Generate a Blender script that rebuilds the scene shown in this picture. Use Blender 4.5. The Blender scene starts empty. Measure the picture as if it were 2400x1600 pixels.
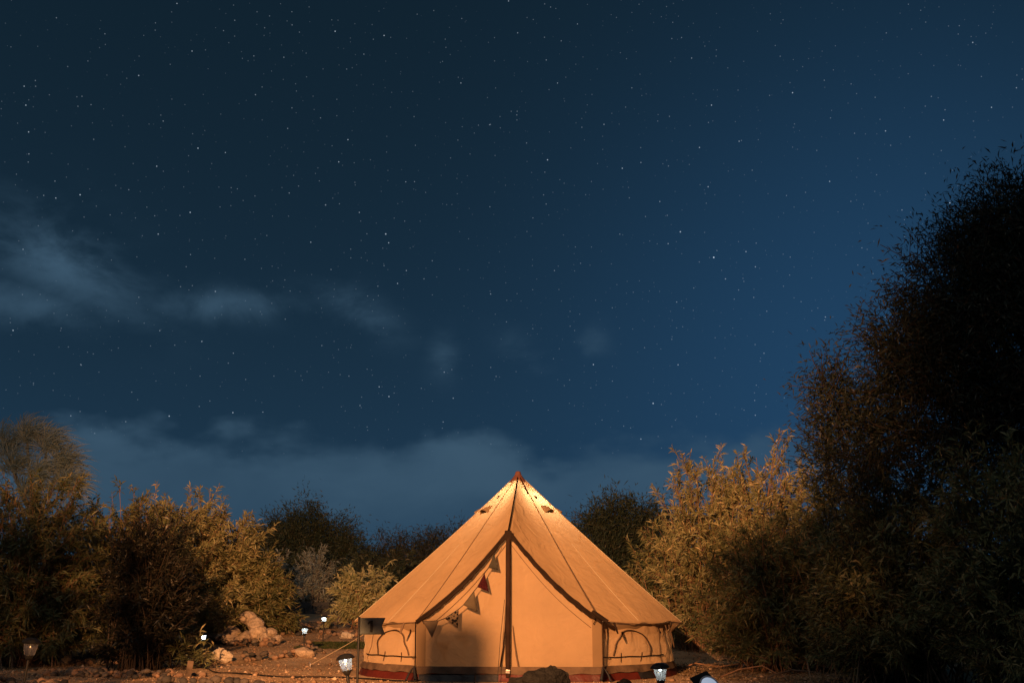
import bpy, bmesh, math, random
import numpy as np
from mathutils import Vector, Matrix, Euler

R = math.radians
PI = math.pi
sc = bpy.context.scene
COL = sc.collection

# ------------------------------------------------------------------ camera
CAM_H = 0.95
PITCH = 13.62
cd = bpy.data.cameras.new('camera')
cam = bpy.data.objects.new('camera', cd)
COL.objects.link(cam)
cam.location = (0, 0, CAM_H)
cam.rotation_euler = (R(90 + PITCH), 0, 0)
cd.sensor_width = 36.0
cd.lens = 39.0
cd.clip_start = 0.05
cd.clip_end = 2000
sc.camera = cam

# ------------------------------------------------------------------ world: clear night sky, stars, cloud bank
world = bpy.data.worlds.new('World')
sc.world = world
world.use_nodes = True
wt = world.node_tree
for n in list(wt.nodes):
    wt.nodes.remove(n)
WN, WL = wt.nodes, wt.links


def wmath(op, a, b=None, c=None, clamp=False):
    n = WN.new('ShaderNodeMath')
    n.operation = op
    n.use_clamp = clamp
    for i, v in enumerate((a, b, c)):
        if v is None:
            continue
        if isinstance(v, (int, float)):
            n.inputs[i].default_value = v
        else:
            WL.new(v, n.inputs[i])
    return n.outputs[0]


def wmix(fac, a, b, mode='MIX'):
    n = WN.new('ShaderNodeMix')
    n.data_type = 'RGBA'
    n.blend_type = mode
    for sock, v in ((n.inputs[0], fac), (n.inputs[6], a), (n.inputs[7], b)):
        if isinstance(v, (int, float)):
            sock.default_value = v
        elif isinstance(v, tuple):
            sock.default_value = (*v, 1)
        else:
            WL.new(v, sock)
    return n.outputs[2]


def wsmooth(v, lo, hi):
    n = WN.new('ShaderNodeMapRange')
    n.interpolation_type = 'SMOOTHSTEP'
    WL.new(v, n.inputs[0])
    n.inputs[1].default_value = lo
    n.inputs[2].default_value = hi
    n.inputs[3].default_value = 0
    n.inputs[4].default_value = 1
    return n.outputs[0]


tc = WN.new('ShaderNodeTexCoord')
dirv = tc.outputs['Generated']
sep = WN.new('ShaderNodeSeparateXYZ')
WL.new(dirv, sep.inputs[0])
dx, dy, dz = sep.outputs
az = wmath('MULTIPLY', wmath('ARCTAN2', dx, dy), 180 / PI)           # degrees, 0 = ahead
el = wmath('MULTIPLY', wmath('ARCSINE', dz), 180 / PI)


def gauss(a0, e0, sa, se, rot=0.0):
    """soft blob on the sky dome, in degrees"""
    u = wmath('SUBTRACT', az, a0)
    v = wmath('SUBTRACT', el, e0)
    c, s = math.cos(R(rot)), math.sin(R(rot))
    u2 = wmath('ADD', wmath('MULTIPLY', u, c), wmath('MULTIPLY', v, s))
    v2 = wmath('SUBTRACT', wmath('MULTIPLY', v, c), wmath('MULTIPLY', u, s))
    u2 = wmath('DIVIDE', u2, sa)
    v2 = wmath('DIVIDE', v2, se)
    q = wmath('ADD', wmath('MULTIPLY', u2, u2), wmath('MULTIPLY', v2, v2))
    return wmath('EXPONENT', wmath('MULTIPLY', q, -1.0))


low = wmath('EXPONENT', wmath('MULTIPLY', wmath('MAXIMUM', el, 0.0), -1 / 13.0))
base = wmix(low, (0.0042, 0.0122, 0.0205), (0.0175, 0.0530, 0.1020))
glow = gauss(21, 9, 17, 17)
base = wmix(wmath('MULTIPLY', glow, 0.75), base, (0.0165, 0.0650, 0.1500))

# clouds
mp = WN.new('ShaderNodeMapping')
mp.inputs['Scale'].default_value = (1.0, 1.0, 1.9)
WL.new(dirv, mp.inputs[0])
nz = WN.new('ShaderNodeTexNoise')
nz.inputs['Scale'].default_value = 7.5
nz.inputs['Detail'].default_value = 4.0
nz.inputs['Roughness'].default_value = 0.47
nz.inputs['Distortion'].default_value = 0.35
WL.new(mp.outputs[0], nz.inputs['Vector'])
cn = nz.outputs['Fac']
nz2 = WN.new('ShaderNodeTexNoise')
nz2.inputs['Scale'].default_value = 17.0
nz2.inputs['Detail'].default_value = 3.0
WL.new(mp.outputs[0], nz2.inputs['Vector'])
cn2 = nz2.outputs['Fac']
# bank along the horizon with a lumpy upper edge
edge = wmath('ADD', 8.8, wmath('MULTIPLY', wmath('SUBTRACT', cn2, 0.5), 5.0))
edge = wmath('ADD', edge, wmath('MULTIPLY', wmath('SUBTRACT', cn, 0.5), 3.0))
topm = wsmooth(wmath('SUBTRACT', edge, el), -0.4, 1.8)
botm = wsmooth(el, -1.0, 6.5)
bank = wmath('MULTIPLY', wmath('MULTIPLY', topm, botm), wmath('ADD', 0.55, wmath('MULTIPLY', wsmooth(cn, 0.30, 0.70), 0.45)))
mp2 = WN.new('ShaderNodeMapping')
mp2.inputs['Scale'].default_value = (1.0, 1.0, 1.7)
mp2.inputs['Rotation'].default_value = (0.0, 0.30, 0.0)
mp2.inputs['Location'].default_value = (0.37, 0.0, 0.21)
WL.new(dirv, mp2.inputs[0])
nz3 = WN.new('ShaderNodeTexNoise')
nz3.inputs['Scale'].default_value = 11.0
nz3.inputs['Detail'].default_value = 6.0
nz3.inputs['Roughness'].default_value = 0.58
nz3.inputs['Distortion'].default_value = 0.3
WL.new(mp2.outputs[0], nz3.inputs['Vector'])
cn3 = nz3.outputs['Fac']
env = gauss(-23.0, 16.6, 4.6, 2.0, -26)
for g in (gauss(-24.5, 14.2, 4.0, 1.1, -5), gauss(-15.0, 15.0, 4.2, 0.9, 4), gauss(-8.0, 15.0, 2.6, 1.0, -24)):
    env = wmath('MAXIMUM', env, wmath('MULTIPLY', g, 0.72))
for g in (gauss(0.9, 12.8, 2.0, 1.0, -30), gauss(-3.6, 13.0, 0.9, 1.3, 0), gauss(4.2, 13.4, 1.0, 1.0, 0)):
    env = wmath('MAXIMUM', env, wmath('MULTIPLY', g, 0.55))
puffs = wmath('MULTIPLY', env, wsmooth(wmath('ADD', cn3, wmath('MULTIPLY', env, 0.16)), 0.42, 0.78))
cloud = wmath('ADD', wmath('MULTIPLY', bank, 0.95), wmath('MULTIPLY', puffs, 1.0), clamp=True)
cloud = wmath('MULTIPLY', cloud, wsmooth(wmath('SUBTRACT', 0, az), -25, -5))
skycol = wmix(cloud, base, (0.0440, 0.0920, 0.1450))


# stars
def stars(scale, th, power, seed):
    m = WN.new('ShaderNodeMapping')
    m.inputs['Location'].default_value = (seed, seed * 1.7, -seed)
    WL.new(dirv, m.inputs[0])
    v = WN.new('ShaderNodeTexVoronoi')
    v.feature = 'F1'
    v.inputs['Scale'].default_value = scale
    WL.new(m.outputs[0], v.inputs['Vector'])
    s = WN.new('ShaderNodeSeparateColor')
    WL.new(v.outputs['Color'], s.inputs[0])
    spot = wmath('SUBTRACT', 1.0, wsmooth(v.outputs['Distance'], th * 0.35, th))
    bri = wmath('POWER', s.outputs[0], power)
    return wmath('MULTIPLY', spot, bri)


st = wmath('ADD', wmath('MULTIPLY', stars(120, 0.078, 3.6, 0.31), 0.62), wmath('MULTIPLY', stars(42, 0.034, 1.6, 1.77), 1.1))
st = wmath('ADD', st, wmath('MULTIPLY', stars(210, 0.13, 2.5, 2.6), 0.20))
st = wmath('MULTIPLY', st, wmath('SUBTRACT', 1.0, wmath('MULTIPLY', cloud, 0.95), clamp=True))
st = wmath('MULTIPLY', st, wsmooth(el, 6.0, 10.0))
stc = wmix(1.0, (0.72, 0.86, 1.0), (1, 1, 1), 'MULTIPLY')
stn = WN.new('ShaderNodeVectorMath')
stn.operation = 'SCALE'
WL.new(stc, stn.inputs[0])
WL.new(st, stn.inputs['Scale'])
fin = wmix(1.0, skycol, stn.outputs[0], 'ADD')
bg = WN.new('ShaderNodeBackground')
bg.inputs['Strength'].default_value = 1.0
WL.new(fin, bg.inputs['Color'])
wo = WN.new('ShaderNodeOutputWorld')
WL.new(bg.outputs[0], wo.inputs['Surface'])
try:
    world.cycles.sampling_method = 'MANUAL'
    world.cycles.sample_map_resolution = 512
except Exception:
    pass

# faint warm fill from behind the camera, added to lift the dark foliage
sl = bpy.data.lights.new('fill_sun', 'SUN')
sl.energy = 0.20
sl.angle = R(0.5)
sl.color = (1.0, 0.90, 0.78)
so = bpy.data.objects.new('fill_sun', sl)
COL.objects.link(so)
so.rotation_euler = (R(48), 0, R(-28))

# ------------------------------------------------------------------ flood light of the camp, on a post behind and left of the camera
FLOOD = Vector((-3.2, 0.0, 4.4))
FLOOD_AZ, FLOOD_EL = 5.0, -2.5
fl = bpy.data.lights.new('flood_lamp', 'SPOT')
fl.energy = 34000
fl.color = (1.0, 0.43, 0.155)
fl.spot_size = R(57)
fl.spot_blend = 0.9
fl.shadow_soft_size = 0.05
flo = bpy.data.objects.new('flood_lamp', fl)
COL.objects.link(flo)
flo.location = FLOOD
fdir = Vector((math.sin(R(FLOOD_AZ)) * math.cos(R(FLOOD_EL)), math.cos(R(FLOOD_AZ)) * math.cos(R(FLOOD_EL)), math.sin(R(FLOOD_EL))))
flo.rotation_euler = fdir.to_track_quat('-Z', 'Y').to_euler()

vs = sc.view_settings
vs.view_transform = 'Standard'
vs.look = 'None'
vs.exposure = 0.0
vs.gamma = 1.0
try:
    vs.use_curve_mapping = False
except Exception:
    pass
sc.cycles.max_bounces = 8
sc.cycles.diffuse_bounces = 4
sc.cycles.glossy_bounces = 2
sc.cycles.transmission_bounces = 5
sc.cycles.transparent_max_bounces = 12
sc.cycles.caustics_reflective = False
sc.cycles.caustics_refractive = False
sc.cycles.sample_clamp_indirect = 6.0
sc.cycles.use_denoising = True


# ------------------------------------------------------------------ helpers
def mat(name, build):
    m = bpy.data.materials.new(name)
    m.use_nodes = True
    nt = m.node_tree
    for n in list(nt.nodes):
        nt.nodes.remove(n)
    out = nt.nodes.new('ShaderNodeOutputMaterial')
    build(nt, out)
    return m


def N(nt, kind, **kw):
    n = nt.nodes.new(kind)
    for k, v in kw.items():
        if k.startswith('i_'):
            key = k[2:].replace('_', ' ')
            n.inputs[key].default_value = v
        else:
            setattr(n, k, v)
    return n


def noise_tex(nt, scale, detail=4.0, rough=0.55, coord='Object', dist=0.0):
    t = N(nt, 'ShaderNodeTexCoord')
    n = N(nt, 'ShaderNodeTexNoise')
    n.inputs['Scale'].default_value = scale
    n.inputs['Detail'].default_value = detail
    n.inputs['Roughness'].default_value = rough
    n.inputs['Distortion'].default_value = dist
    nt.links.new(t.outputs[coord], n.inputs['Vector'])
    return n


def ramp(nt, fac, stops):
    r = N(nt, 'ShaderNodeValToRGB')
    els = r.color_ramp.elements
    while len(els) < len(stops):
        els.new(0.5)
    for e, (p, c) in zip(els, stops):
        e.position = p
        e.color = (*c, 1)
    nt.links.new(fac, r.inputs['Fac'])
    return r.outputs['Color']


def bump(nt, height, strength, distance):
    b = N(nt, 'ShaderNodeBump')
    b.inputs['Strength'].default_value = strength
    b.inputs['Distance'].default_value = distance
    nt.links.new(height, b.inputs['Height'])
    return b.outputs['Normal']


def simple(name, col, rough=0.7, var=0.25, scale=9.0, bmp=0.0, bscale=30.0, metallic=0.0, spec=0.35):
    c2 = tuple(max(0, c * (1 - var)) for c in col)
    c3 = tuple(min(1, c * (1 + var)) for c in col)

    def b(nt, out):
        p = N(nt, 'ShaderNodeBsdfPrincipled')
        p.inputs['Roughness'].default_value = rough
        p.inputs['Metallic'].default_value = metallic
        p.inputs['Specular IOR Level'].default_value = spec
        n = noise_tex(nt, scale)
        nt.links.new(ramp(nt, n.outputs['Fac'], [(0.3, c2), (0.7, c3)]), p.inputs['Base Color'])
        if bmp:
            nb = noise_tex(nt, bscale, 6)
            nt.links.new(bump(nt, nb.outputs['Fac'], 1.0, bmp), p.inputs['Normal'])
        nt.links.new(p.outputs[0], out.inputs['Surface'])
    return mat(name, b)


def link(o, parent=None):
    COL.objects.link(o)
    if parent is not None:
        o.parent = parent
    return o


def mesh_obj(name, verts, faces, m, parent=None, smooth=True):
    me = bpy.data.meshes.new(name)
    me.from_pydata([tuple(v) for v in verts], [], faces)
    me.update()
    if smooth:
        me.shade_smooth()
    me.materials.append(m)
    o = bpy.data.objects.new(name, me)
    return link(o, parent)


def fast_mesh(name, V, F, m, parent=None, tint=None, smooth=False):
    """numpy vertices (n,3) and same-size faces (k,c)"""
    me = bpy.data.meshes.new(name)
    nv, (nf, c) = len(V), F.shape
    me.vertices.add(nv)
    me.vertices.foreach_set('co', np.ascontiguousarray(V, dtype=np.float32).ravel())
    me.loops.add(nf * c)
    me.loops.foreach_set('vertex_index', np.ascontiguousarray(F, dtype=np.int32).ravel())
    me.polygons.add(nf)
    me.polygons.foreach_set('loop_start', np.arange(0, nf * c, c, dtype=np.int32))
    if smooth:
        me.polygons.foreach_set('use_smooth', np.ones(nf, dtype=bool))
    if tint is not None:
        at = me.attributes.new('tint', 'FLOAT', 'POINT')
        at.data.foreach_set('value', np.ascontiguousarray(tint, dtype=np.float32))
    me.update(calc_edges=True)
    me.materials.append(m)
    o = bpy.data.objects.new(name, me)
    return link(o, parent)


def thing(name, label, cat, loc=(0, 0, 0), rot=(0, 0, 0), group=None):
    o = bpy.data.objects.new(name, None)
    o.empty_display_size = 0.1
    COL.objects.link(o)
    o.location = loc
    o.rotation_euler = rot
    return tag(o, label, cat, group)


def tag(o, label=None, cat=None, group=None, kind=None):
    if label:
        o['label'] = label
    if cat:
        o['category'] = cat
    if group:
        o['group'] = group
    if kind:
        o['kind'] = kind
    return o


def tube_arrays(paths, radii, sides=5):
    """paths (n,k,3), radii (n,k) -> V, F quads"""
    n, k, _ = paths.shape
    T = np.gradient(paths, axis=1)
    T /= np.linalg.norm(T, axis=2, keepdims=True) + 1e-9
    ref = np.where(np.abs(T[..., 2:3]) > 0.9, np.array([1.0, 0, 0]), np.array([0, 0, 1.0]))
    A = np.cross(T, ref)
    A /= np.linalg.norm(A, axis=2, keepdims=True) + 1e-9
    B = np.cross(T, A)
    ang = np.linspace(0, 2 * PI, sides, endpoint=False)
    V = (paths[:, :, None, :] + radii[:, :, None, None] *
         (A[:, :, None, :] * np.cos(ang)[None, None, :, None] + B[:, :, None, :] * np.sin(ang)[None, None, :, None]))
    idx = np.arange(n * k * sides).reshape(n, k, sides)
    a = idx[:, :-1, :]
    b = idx[:, 1:, :]
    F = np.stack([a, np.roll(a, -1, 2), np.roll(b, -1, 2), b], -1).reshape(-1, 4)
    return V.reshape(-1, 3), F


def tube(name, pts, r, m, parent=None, sides=8):
    P = np.array([pts], dtype=float)
    rr = np.full((1, len(pts)), r) if np.isscalar(r) else np.array([r], dtype=float)
    V, F = tube_arrays(P, rr, sides)
    return fast_mesh(name, V, F, m, parent, smooth=True)


def lathe(name, prof, m, parent=None, seg=16, loc=(0, 0, 0), square=False, smooth=True):
    """prof: list of (r,z)"""
    seg = 4 if square else seg
    off = PI / 4 if square else 0
    V, F = [], []
    for r, z in prof:
        for i in range(seg):
            a = off + 2 * PI * i / seg
            V.append((loc[0] + r * math.cos(a), loc[1] + r * math.sin(a), loc[2] + z))
    for j in range(len(prof) - 1):
        for i in range(seg):
            F.append((j * seg + i, j * seg + (i + 1) % seg, (j + 1) * seg + (i + 1) % seg, (j + 1) * seg + i))
    if prof[0][0] > 1e-4:
        F.append(tuple(range(seg - 1, -1, -1)))
    if prof[-1][0] > 1e-4:
        F.append(tuple((len(prof) - 1) * seg + i for i in range(seg)))
    return mesh_obj(name, V, F, m, parent, smooth)


def box(name, c, s, m, parent=None, rot=None, bevel=0.0):
    bm = bmesh.new()
    bmesh.ops.create_cube(bm, size=1)
    for v in bm.verts:
        v.co = Vector((v.co.x * s[0], v.co.y * s[1], v.co.z * s[2]))
    if bevel:
        bmesh.ops.bevel(bm, geom=bm.edges[:], offset=bevel, segments=2, affect='EDGES', profile=0.7)
    M = Matrix.Translation(c) @ (rot.to_matrix().to_4x4() if rot else Matrix.Identity(4))
    bm.transform(M)
    me = bpy.data.meshes.new(name)
    bm.to_mesh(me)
    bm.free()
    me.materials.append(m)
    return link(bpy.data.objects.new(name, me), parent)


# ------------------------------------------------------------------ terrain
def gz(x, y):
    x = np.asarray(x, dtype=float)
    y = np.asarray(y, dtype=float)
    t = np.maximum(0, y - 20.2)
    h = 0.055 * np.where(t < 15, t * np.clip(t / 2.0, 0, 1), 15 + (t - 15) * 0.05)
    bumps = 0.018 * np.sin(1.3 * x + 0.7 * y) * np.sin(0.9 * y - 0.5 * x + 1) + 0.009 * np.sin(3.1 * x - 1.7 * y) + 0.006 * np.sin(5.3 * y + 2.2 * x)
    d = np.hypot(x - 0.1, y - 18.3)
    flat = np.clip((d - 2.6) / 1.2, 0, 1)
    return h * np.clip((d - 2.6) / 0.8, 0, 1) + bumps * flat


def G(x, y, dz=0.0):
    return (x, y, float(gz(x, y)) + dz)


# ------------------------------------------------------------------ materials
def b_ground(nt, out):
    p = N(nt, 'ShaderNodeBsdfPrincipled')
    p.inputs['Roughness'].default_value = 0.95
    p.inputs['Specular IOR Level'].default_value = 0.15
    n1 = noise_tex(nt, 0.9, 6, 0.6)
    n2 = noise_tex(nt, 26, 6, 0.7)
    c1 = ramp(nt, n1.outputs['Fac'], [(0.28, (0.36, 0.25, 0.15)), (0.5, (0.56, 0.40, 0.245)), (0.72, (0.66, 0.50, 0.33))])
    c2 = ramp(nt, n2.outputs['Fac'], [(0.30, (0.55, 0.52, 0.50)), (0.58, (1.0, 1.0, 1.0))])
    mx = N(nt, 'ShaderNodeMix', data_type='RGBA', blend_type='MULTIPLY')
    mx.inputs[0].default_value = 0.8
    nt.links.new(c1, mx.inputs[6])
    nt.links.new(c2, mx.inputs[7])
    nt.links.new(mx.outputs[2], p.inputs['Base Color'])
    n3 = noise_tex(nt, 16, 9, 0.75)
    nt.links.new(bump(nt, n3.outputs['Fac'], 1.0, 0.03), p.inputs['Normal'])
    nt.links.new(p.outputs[0], out.inputs['Surface'])


M_GROUND = mat('sand_ground', b_ground)


def b_canvas(base, trans_amt, transp=0.0, wr=0.012):
    def b(nt, out):
        n1 = noise_tex(nt, 1.6, 4, 0.6)
        dk = tuple(c * 0.87 for c in base)
        lt = tuple(min(1, c * 1.04) for c in base)
        col = ramp(nt, n1.outputs['Fac'], [(0.3, dk), (0.7, lt)])
        nb2 = noise_tex(nt, 4.5, 1.5, 0.5, dist=1.2)
        nrm = bump(nt, nb2.outputs['Fac'], 1.0, wr)
        d = N(nt, 'ShaderNodeBsdfDiffuse')
        d.inputs['Roughness'].default_value = 0.6
        t = N(nt, 'ShaderNodeBsdfTranslucent')
        for s in (d, t):
            nt.links.new(col, s.inputs['Color'])
            nt.links.new(nrm, s.inputs['Normal'])
        mx = N(nt, 'ShaderNodeMixShader')
        mx.inputs[0].default_value = trans_amt
        nt.links.new(d.outputs[0], mx.inputs[1])
        nt.links.new(t.outputs[0], mx.inputs[2])
        nt.links.new(mx.outputs[0], out.inputs['Surface'])
    return b


M_CANVAS = mat('tent_canvas', b_canvas((0.43, 0.297, 0.172), 0.40, wr=0.028))
M_WALL = mat('tent_wall_canvas', b_canvas((0.43, 0.305, 0.185), 0.33, wr=0.034))
M_VAL = mat('tent_valance_canvas', b_canvas((0.27, 0.19, 0.115), 0.25))  # darker canvas; shade under the eaves is put into the valance colour
M_SEAM = simple('seam_tape', (0.11, 0.07, 0.042), 0.8, 0.2)
M_SEAMLT = simple('seam_light', (0.42, 0.36, 0.26), 0.8, 0.1)
M_DARKWEB = simple('dark_webbing', (0.020, 0.013, 0.010), 0.9, 0.3, spec=0.05)
M_POLE = simple('door_pole_sleeve', (0.026, 0.015, 0.011), 0.9, 0.35, 6, spec=0.05)
M_STEEL = simple('galvanised_steel', (0.35, 0.35, 0.36), 0.4, 0.2, 20, metallic=0.9)
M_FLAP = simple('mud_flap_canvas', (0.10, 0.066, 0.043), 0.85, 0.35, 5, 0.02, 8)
M_RED = simple('red_groundsheet', (0.085, 0.014, 0.010), 0.5, 0.35, 4, 0.015, 9)
M_NAVY = simple('dark_strap_shade', (0.018, 0.018, 0.022), 0.5, 0.3, 4, 0.015, 9)  # for the straps and the strip standing for shadow on the groundsheet
M_CAP = simple('peak_cap_leather', (0.14, 0.055, 0.04), 0.7, 0.3)
M_ROPE = simple('guy_rope', (0.45, 0.36, 0.24), 0.9, 0.2, 60)
M_BLACK = simple('black_plastic', (0.012, 0.013, 0.014), 0.38, 0.3, 12)
M_CABLE = simple('black_cable', (0.008, 0.008, 0.008), 0.5, 0.2)
M_ROCKT = simple('tan_rock', (0.50, 0.40, 0.30), 0.9, 0.35, 7, 0.03, 12)
M_ROCKW = simple('pale_rock', (0.62, 0.56, 0.47), 0.9, 0.2, 7, 0.03, 12)
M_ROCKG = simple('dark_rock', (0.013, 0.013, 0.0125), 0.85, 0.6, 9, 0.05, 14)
M_COB = [simple('cobble_' + str(i), c, 0.8, 0.3, 14, 0.01, 30) for i, c in enumerate(
    [(0.26, 0.18, 0.13), (0.10, 0.085, 0.075), (0.34, 0.22, 0.15), (0.055, 0.052, 0.05), (0.20, 0.17, 0.14)])]
M_KERB = simple('dark_block_wall', (0.045, 0.047, 0.05), 0.9, 0.4, 4, 0.01, 30)
M_FLAG = simple('slate_flag', (0.075, 0.09, 0.088), 0.8, 0.3, 12)
M_INK = simple('black_numeral', (0.003, 0.003, 0.003), 0.7, 0.1)
M_WOOD = simple('weathered_wood', (0.12, 0.085, 0.06), 0.85, 0.4, 10, 0.01, 20)
M_BARK = simple('bark', (0.10, 0.075, 0.055), 0.9, 0.4, 12, 0.02, 20)


def b_leaf(c_a, c_b, c_c, trans=0.3, rough=0.45, spec=0.3):
    def b(nt, out):
        a = N(nt, 'ShaderNodeAttribute', attribute_name='tint')
        col = ramp(nt, a.outputs['Fac'], [(0.0, c_a), (0.6, c_b), (1.0, c_c)])
        p = N(nt, 'ShaderNodeBsdfPrincipled')
        p.inputs['Roughness'].default_value = rough
        p.inputs['Specular IOR Level'].default_value = spec
        nt.links.new(col, p.inputs['Base Color'])
        t = N(nt, 'ShaderNodeBsdfTranslucent')
        nt.links.new(col, t.inputs['Color'])
        mx = N(nt, 'ShaderNodeMixShader')
        mx.inputs[0].default_value = trans
        nt.links.new(p.outputs[0], mx.inputs[1])
        nt.links.new(t.outputs[0], mx.inputs[2])
        nt.links.new(mx.outputs[0], out.inputs['Surface'])
    return b


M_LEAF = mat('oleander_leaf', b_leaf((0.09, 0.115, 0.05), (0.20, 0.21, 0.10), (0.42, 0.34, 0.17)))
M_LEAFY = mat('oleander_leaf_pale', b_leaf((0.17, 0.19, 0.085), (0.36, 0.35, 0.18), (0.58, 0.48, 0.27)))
M_LEAFD = mat('shade_dark_leaf', b_leaf((0.012, 0.014, 0.012), (0.020, 0.022, 0.018), (0.05, 0.045, 0.03), 0.12, 0.4))  # near-black leaves put the shade on this shrub into its colour
M_LEAFP = mat('oleander_leaf_brightened', b_leaf((0.30, 0.34, 0.17), (0.52, 0.52, 0.30), (0.70, 0.62, 0.40), 0.35))  # leaf colour raised to make up for weak flood light that far back
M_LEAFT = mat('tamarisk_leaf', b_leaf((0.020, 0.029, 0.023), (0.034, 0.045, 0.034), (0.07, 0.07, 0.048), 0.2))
M_LEAFB = mat('far_leaf', b_leaf((0.06, 0.09, 0.055), (0.10, 0.13, 0.08), (0.18, 0.16, 0.10), 0.3))
M_LEAFG = mat('grey_feathery_leaf', b_leaf((0.36, 0.44, 0.40), (0.52, 0.60, 0.56), (0.66, 0.72, 0.66), 0.35))
M_LEAFBR = mat('dry_brush_leaf', b_leaf((0.055, 0.07, 0.045), (0.095, 0.10, 0.065), (0.15, 0.13, 0.085), 0.25))
M_STEM = simple('oleander_stem', (0.26, 0.15, 0.09), 0.8, 0.35, 12)
M_STEMD = simple('dark_stem', (0.045, 0.032, 0.024), 0.8, 0.35, 12)
M_STEMG = simple('grey_twig', (0.22, 0.20, 0.17), 0.85, 0.3, 12)
M_GRASS = mat('lawn_grass', b_leaf((0.035, 0.06, 0.018), (0.06, 0.09, 0.03), (0.11, 0.11, 0.045), 0.3))
M_STRAW = mat('dry_straw', b_leaf((0.12, 0.085, 0.045), (0.20, 0.14, 0.08), (0.32, 0.23, 0.13), 0.2))

# ------------------------------------------------------------------ ground
def make_ground():
    xs = np.concatenate([np.linspace(-400, -16, 24), np.linspace(-15.6, 15.6, 240), np.linspace(16, 400, 24)])
    ys = np.concatenate([np.linspace(-60, 9, 20), np.linspace(9.3, 38, 230), np.linspace(38.6, 120, 40), np.linspace(140, 900, 14)])
    X, Y = np.meshgrid(xs, ys)
    rng = np.random.default_rng(3)
    Z = gz(X, Y)
    near = (np.abs(X) < 15.5) & (Y > 9.4) & (Y < 37)
    d = np.hypot(X - 0.1, Y - 18.3)
    Z = Z + near * np.clip((d - 2.6) / 0.3, 0, 1) * rng.normal(0, 0.006, Z.shape)
    V = np.stack([X, Y, Z], -1).reshape(-1, 3)
    ny, nx = X.shape
    i = np.arange(ny * nx).reshape(ny, nx)
    F = np.stack([i[:-1, :-1], i[:-1, 1:], i[1:, 1:], i[1:, :-1]], -1).reshape(-1, 4)
    o = fast_mesh('ground', V, F, M_GROUND, smooth=True)
    tag(o, kind='structure')


make_ground()

# ------------------------------------------------------------------ stones
def stone_mesh(name, seed, m, flat=0.75, rough=0.22, sub=2, angular=False):
    rng = random.Random(seed)
    bm = bmesh.new()
    bmesh.ops.create_icosphere(bm, subdivisions=sub, radius=0.5)
    k = [(Vector((rng.uniform(-1, 1), rng.uniform(-1, 1), rng.uniform(-1, 1))).normalized(), rng.uniform(0.34, 0.47)) for _ in range(9 if angular else 5)]
    ph = [rng.uniform(0, 6) for _ in range(6)]
    for v in bm.verts:
        c = v.co.copy()
        s = 1 + rough * 0.5 * (math.sin(4 * c.x + ph[0]) + math.sin(5 * c.y + ph[1]) + math.sin(4.5 * c.z + ph[2])) / 1.5 + rng.uniform(-1, 1) * rough * 0.12
        c *= s
        for d, lim in k:
            q = c.dot(d)
            if q > lim:
                c -= d * (q - lim) * (0.95 if angular else 0.6)
        v.co = Vector((c.x * 1.1, c.y * 0.95, c.z * flat))
    me = bpy.data.meshes.new(name)
    bm.to_mesh(me)
    bm.free()
    if not angular:
        me.shade_smooth()
    me.materials.append(m)
    return me


COBBLES = [stone_mesh('stone', 20 + i, M_COB[i % 5], 0.72, 0.18, 1) for i in range(10)]
for me in COBBLES:
    me.shade_smooth()
BIGROCKS = [stone_mesh('stone', 50 + i, M_ROCKT, 0.75, 0.25, 2, True) for i in range(6)]


def put_stone(me, loc, size, parent, rng, flat=True):
    o = bpy.data.objects.new('stone', me)
    COL.objects.link(o)
    o.parent = parent
    px, py, pz = parent.location
    o.location = (loc[0] - px, loc[1] - py, loc[2] - pz)
    o.rotation_euler = (rng.uniform(-0.4, 0.4), rng.uniform(-0.4, 0.4), rng.uniform(0, 6.28))
    s = size
    o.scale = (s * rng.uniform(0.85, 1.2), s * rng.uniform(0.85, 1.2), s * rng.uniform(0.8, 1.1))
    return o


def stone_row(label, path, n, width, smin, smax, seed, stack=0.0, extra=None, pool=None):
    rng = random.Random(seed)
    p0 = path[len(path) // 2]
    t = thing('stone_border', label, 'stone border', G(*p0))
    P = np.array(path, float)
    seg = np.hypot(*np.diff(P, axis=0).T)
    cum = np.concatenate([[0], np.cumsum(seg)])
    for i in range(n):
        q = rng.uniform(0, cum[-1])
        x = np.interp(q, cum, P[:, 0]) + rng.gauss(0, width)
        y = np.interp(q, cum, P[:, 1]) + rng.gauss(0, width)
        s = rng.uniform(smin, smax)
        lift = s * 0.25 + (rng.uniform(0, stack) if rng.random() < 0.4 else 0)
        put_stone(rng.choice(pool or COBBLES), G(x, y, lift), s, t, rng)
    for (x, y, s, k) in (extra or []):
        put_stone(BIGROCKS[k], G(x, y, s * 0.25), s, t, rng)
    return t


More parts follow.
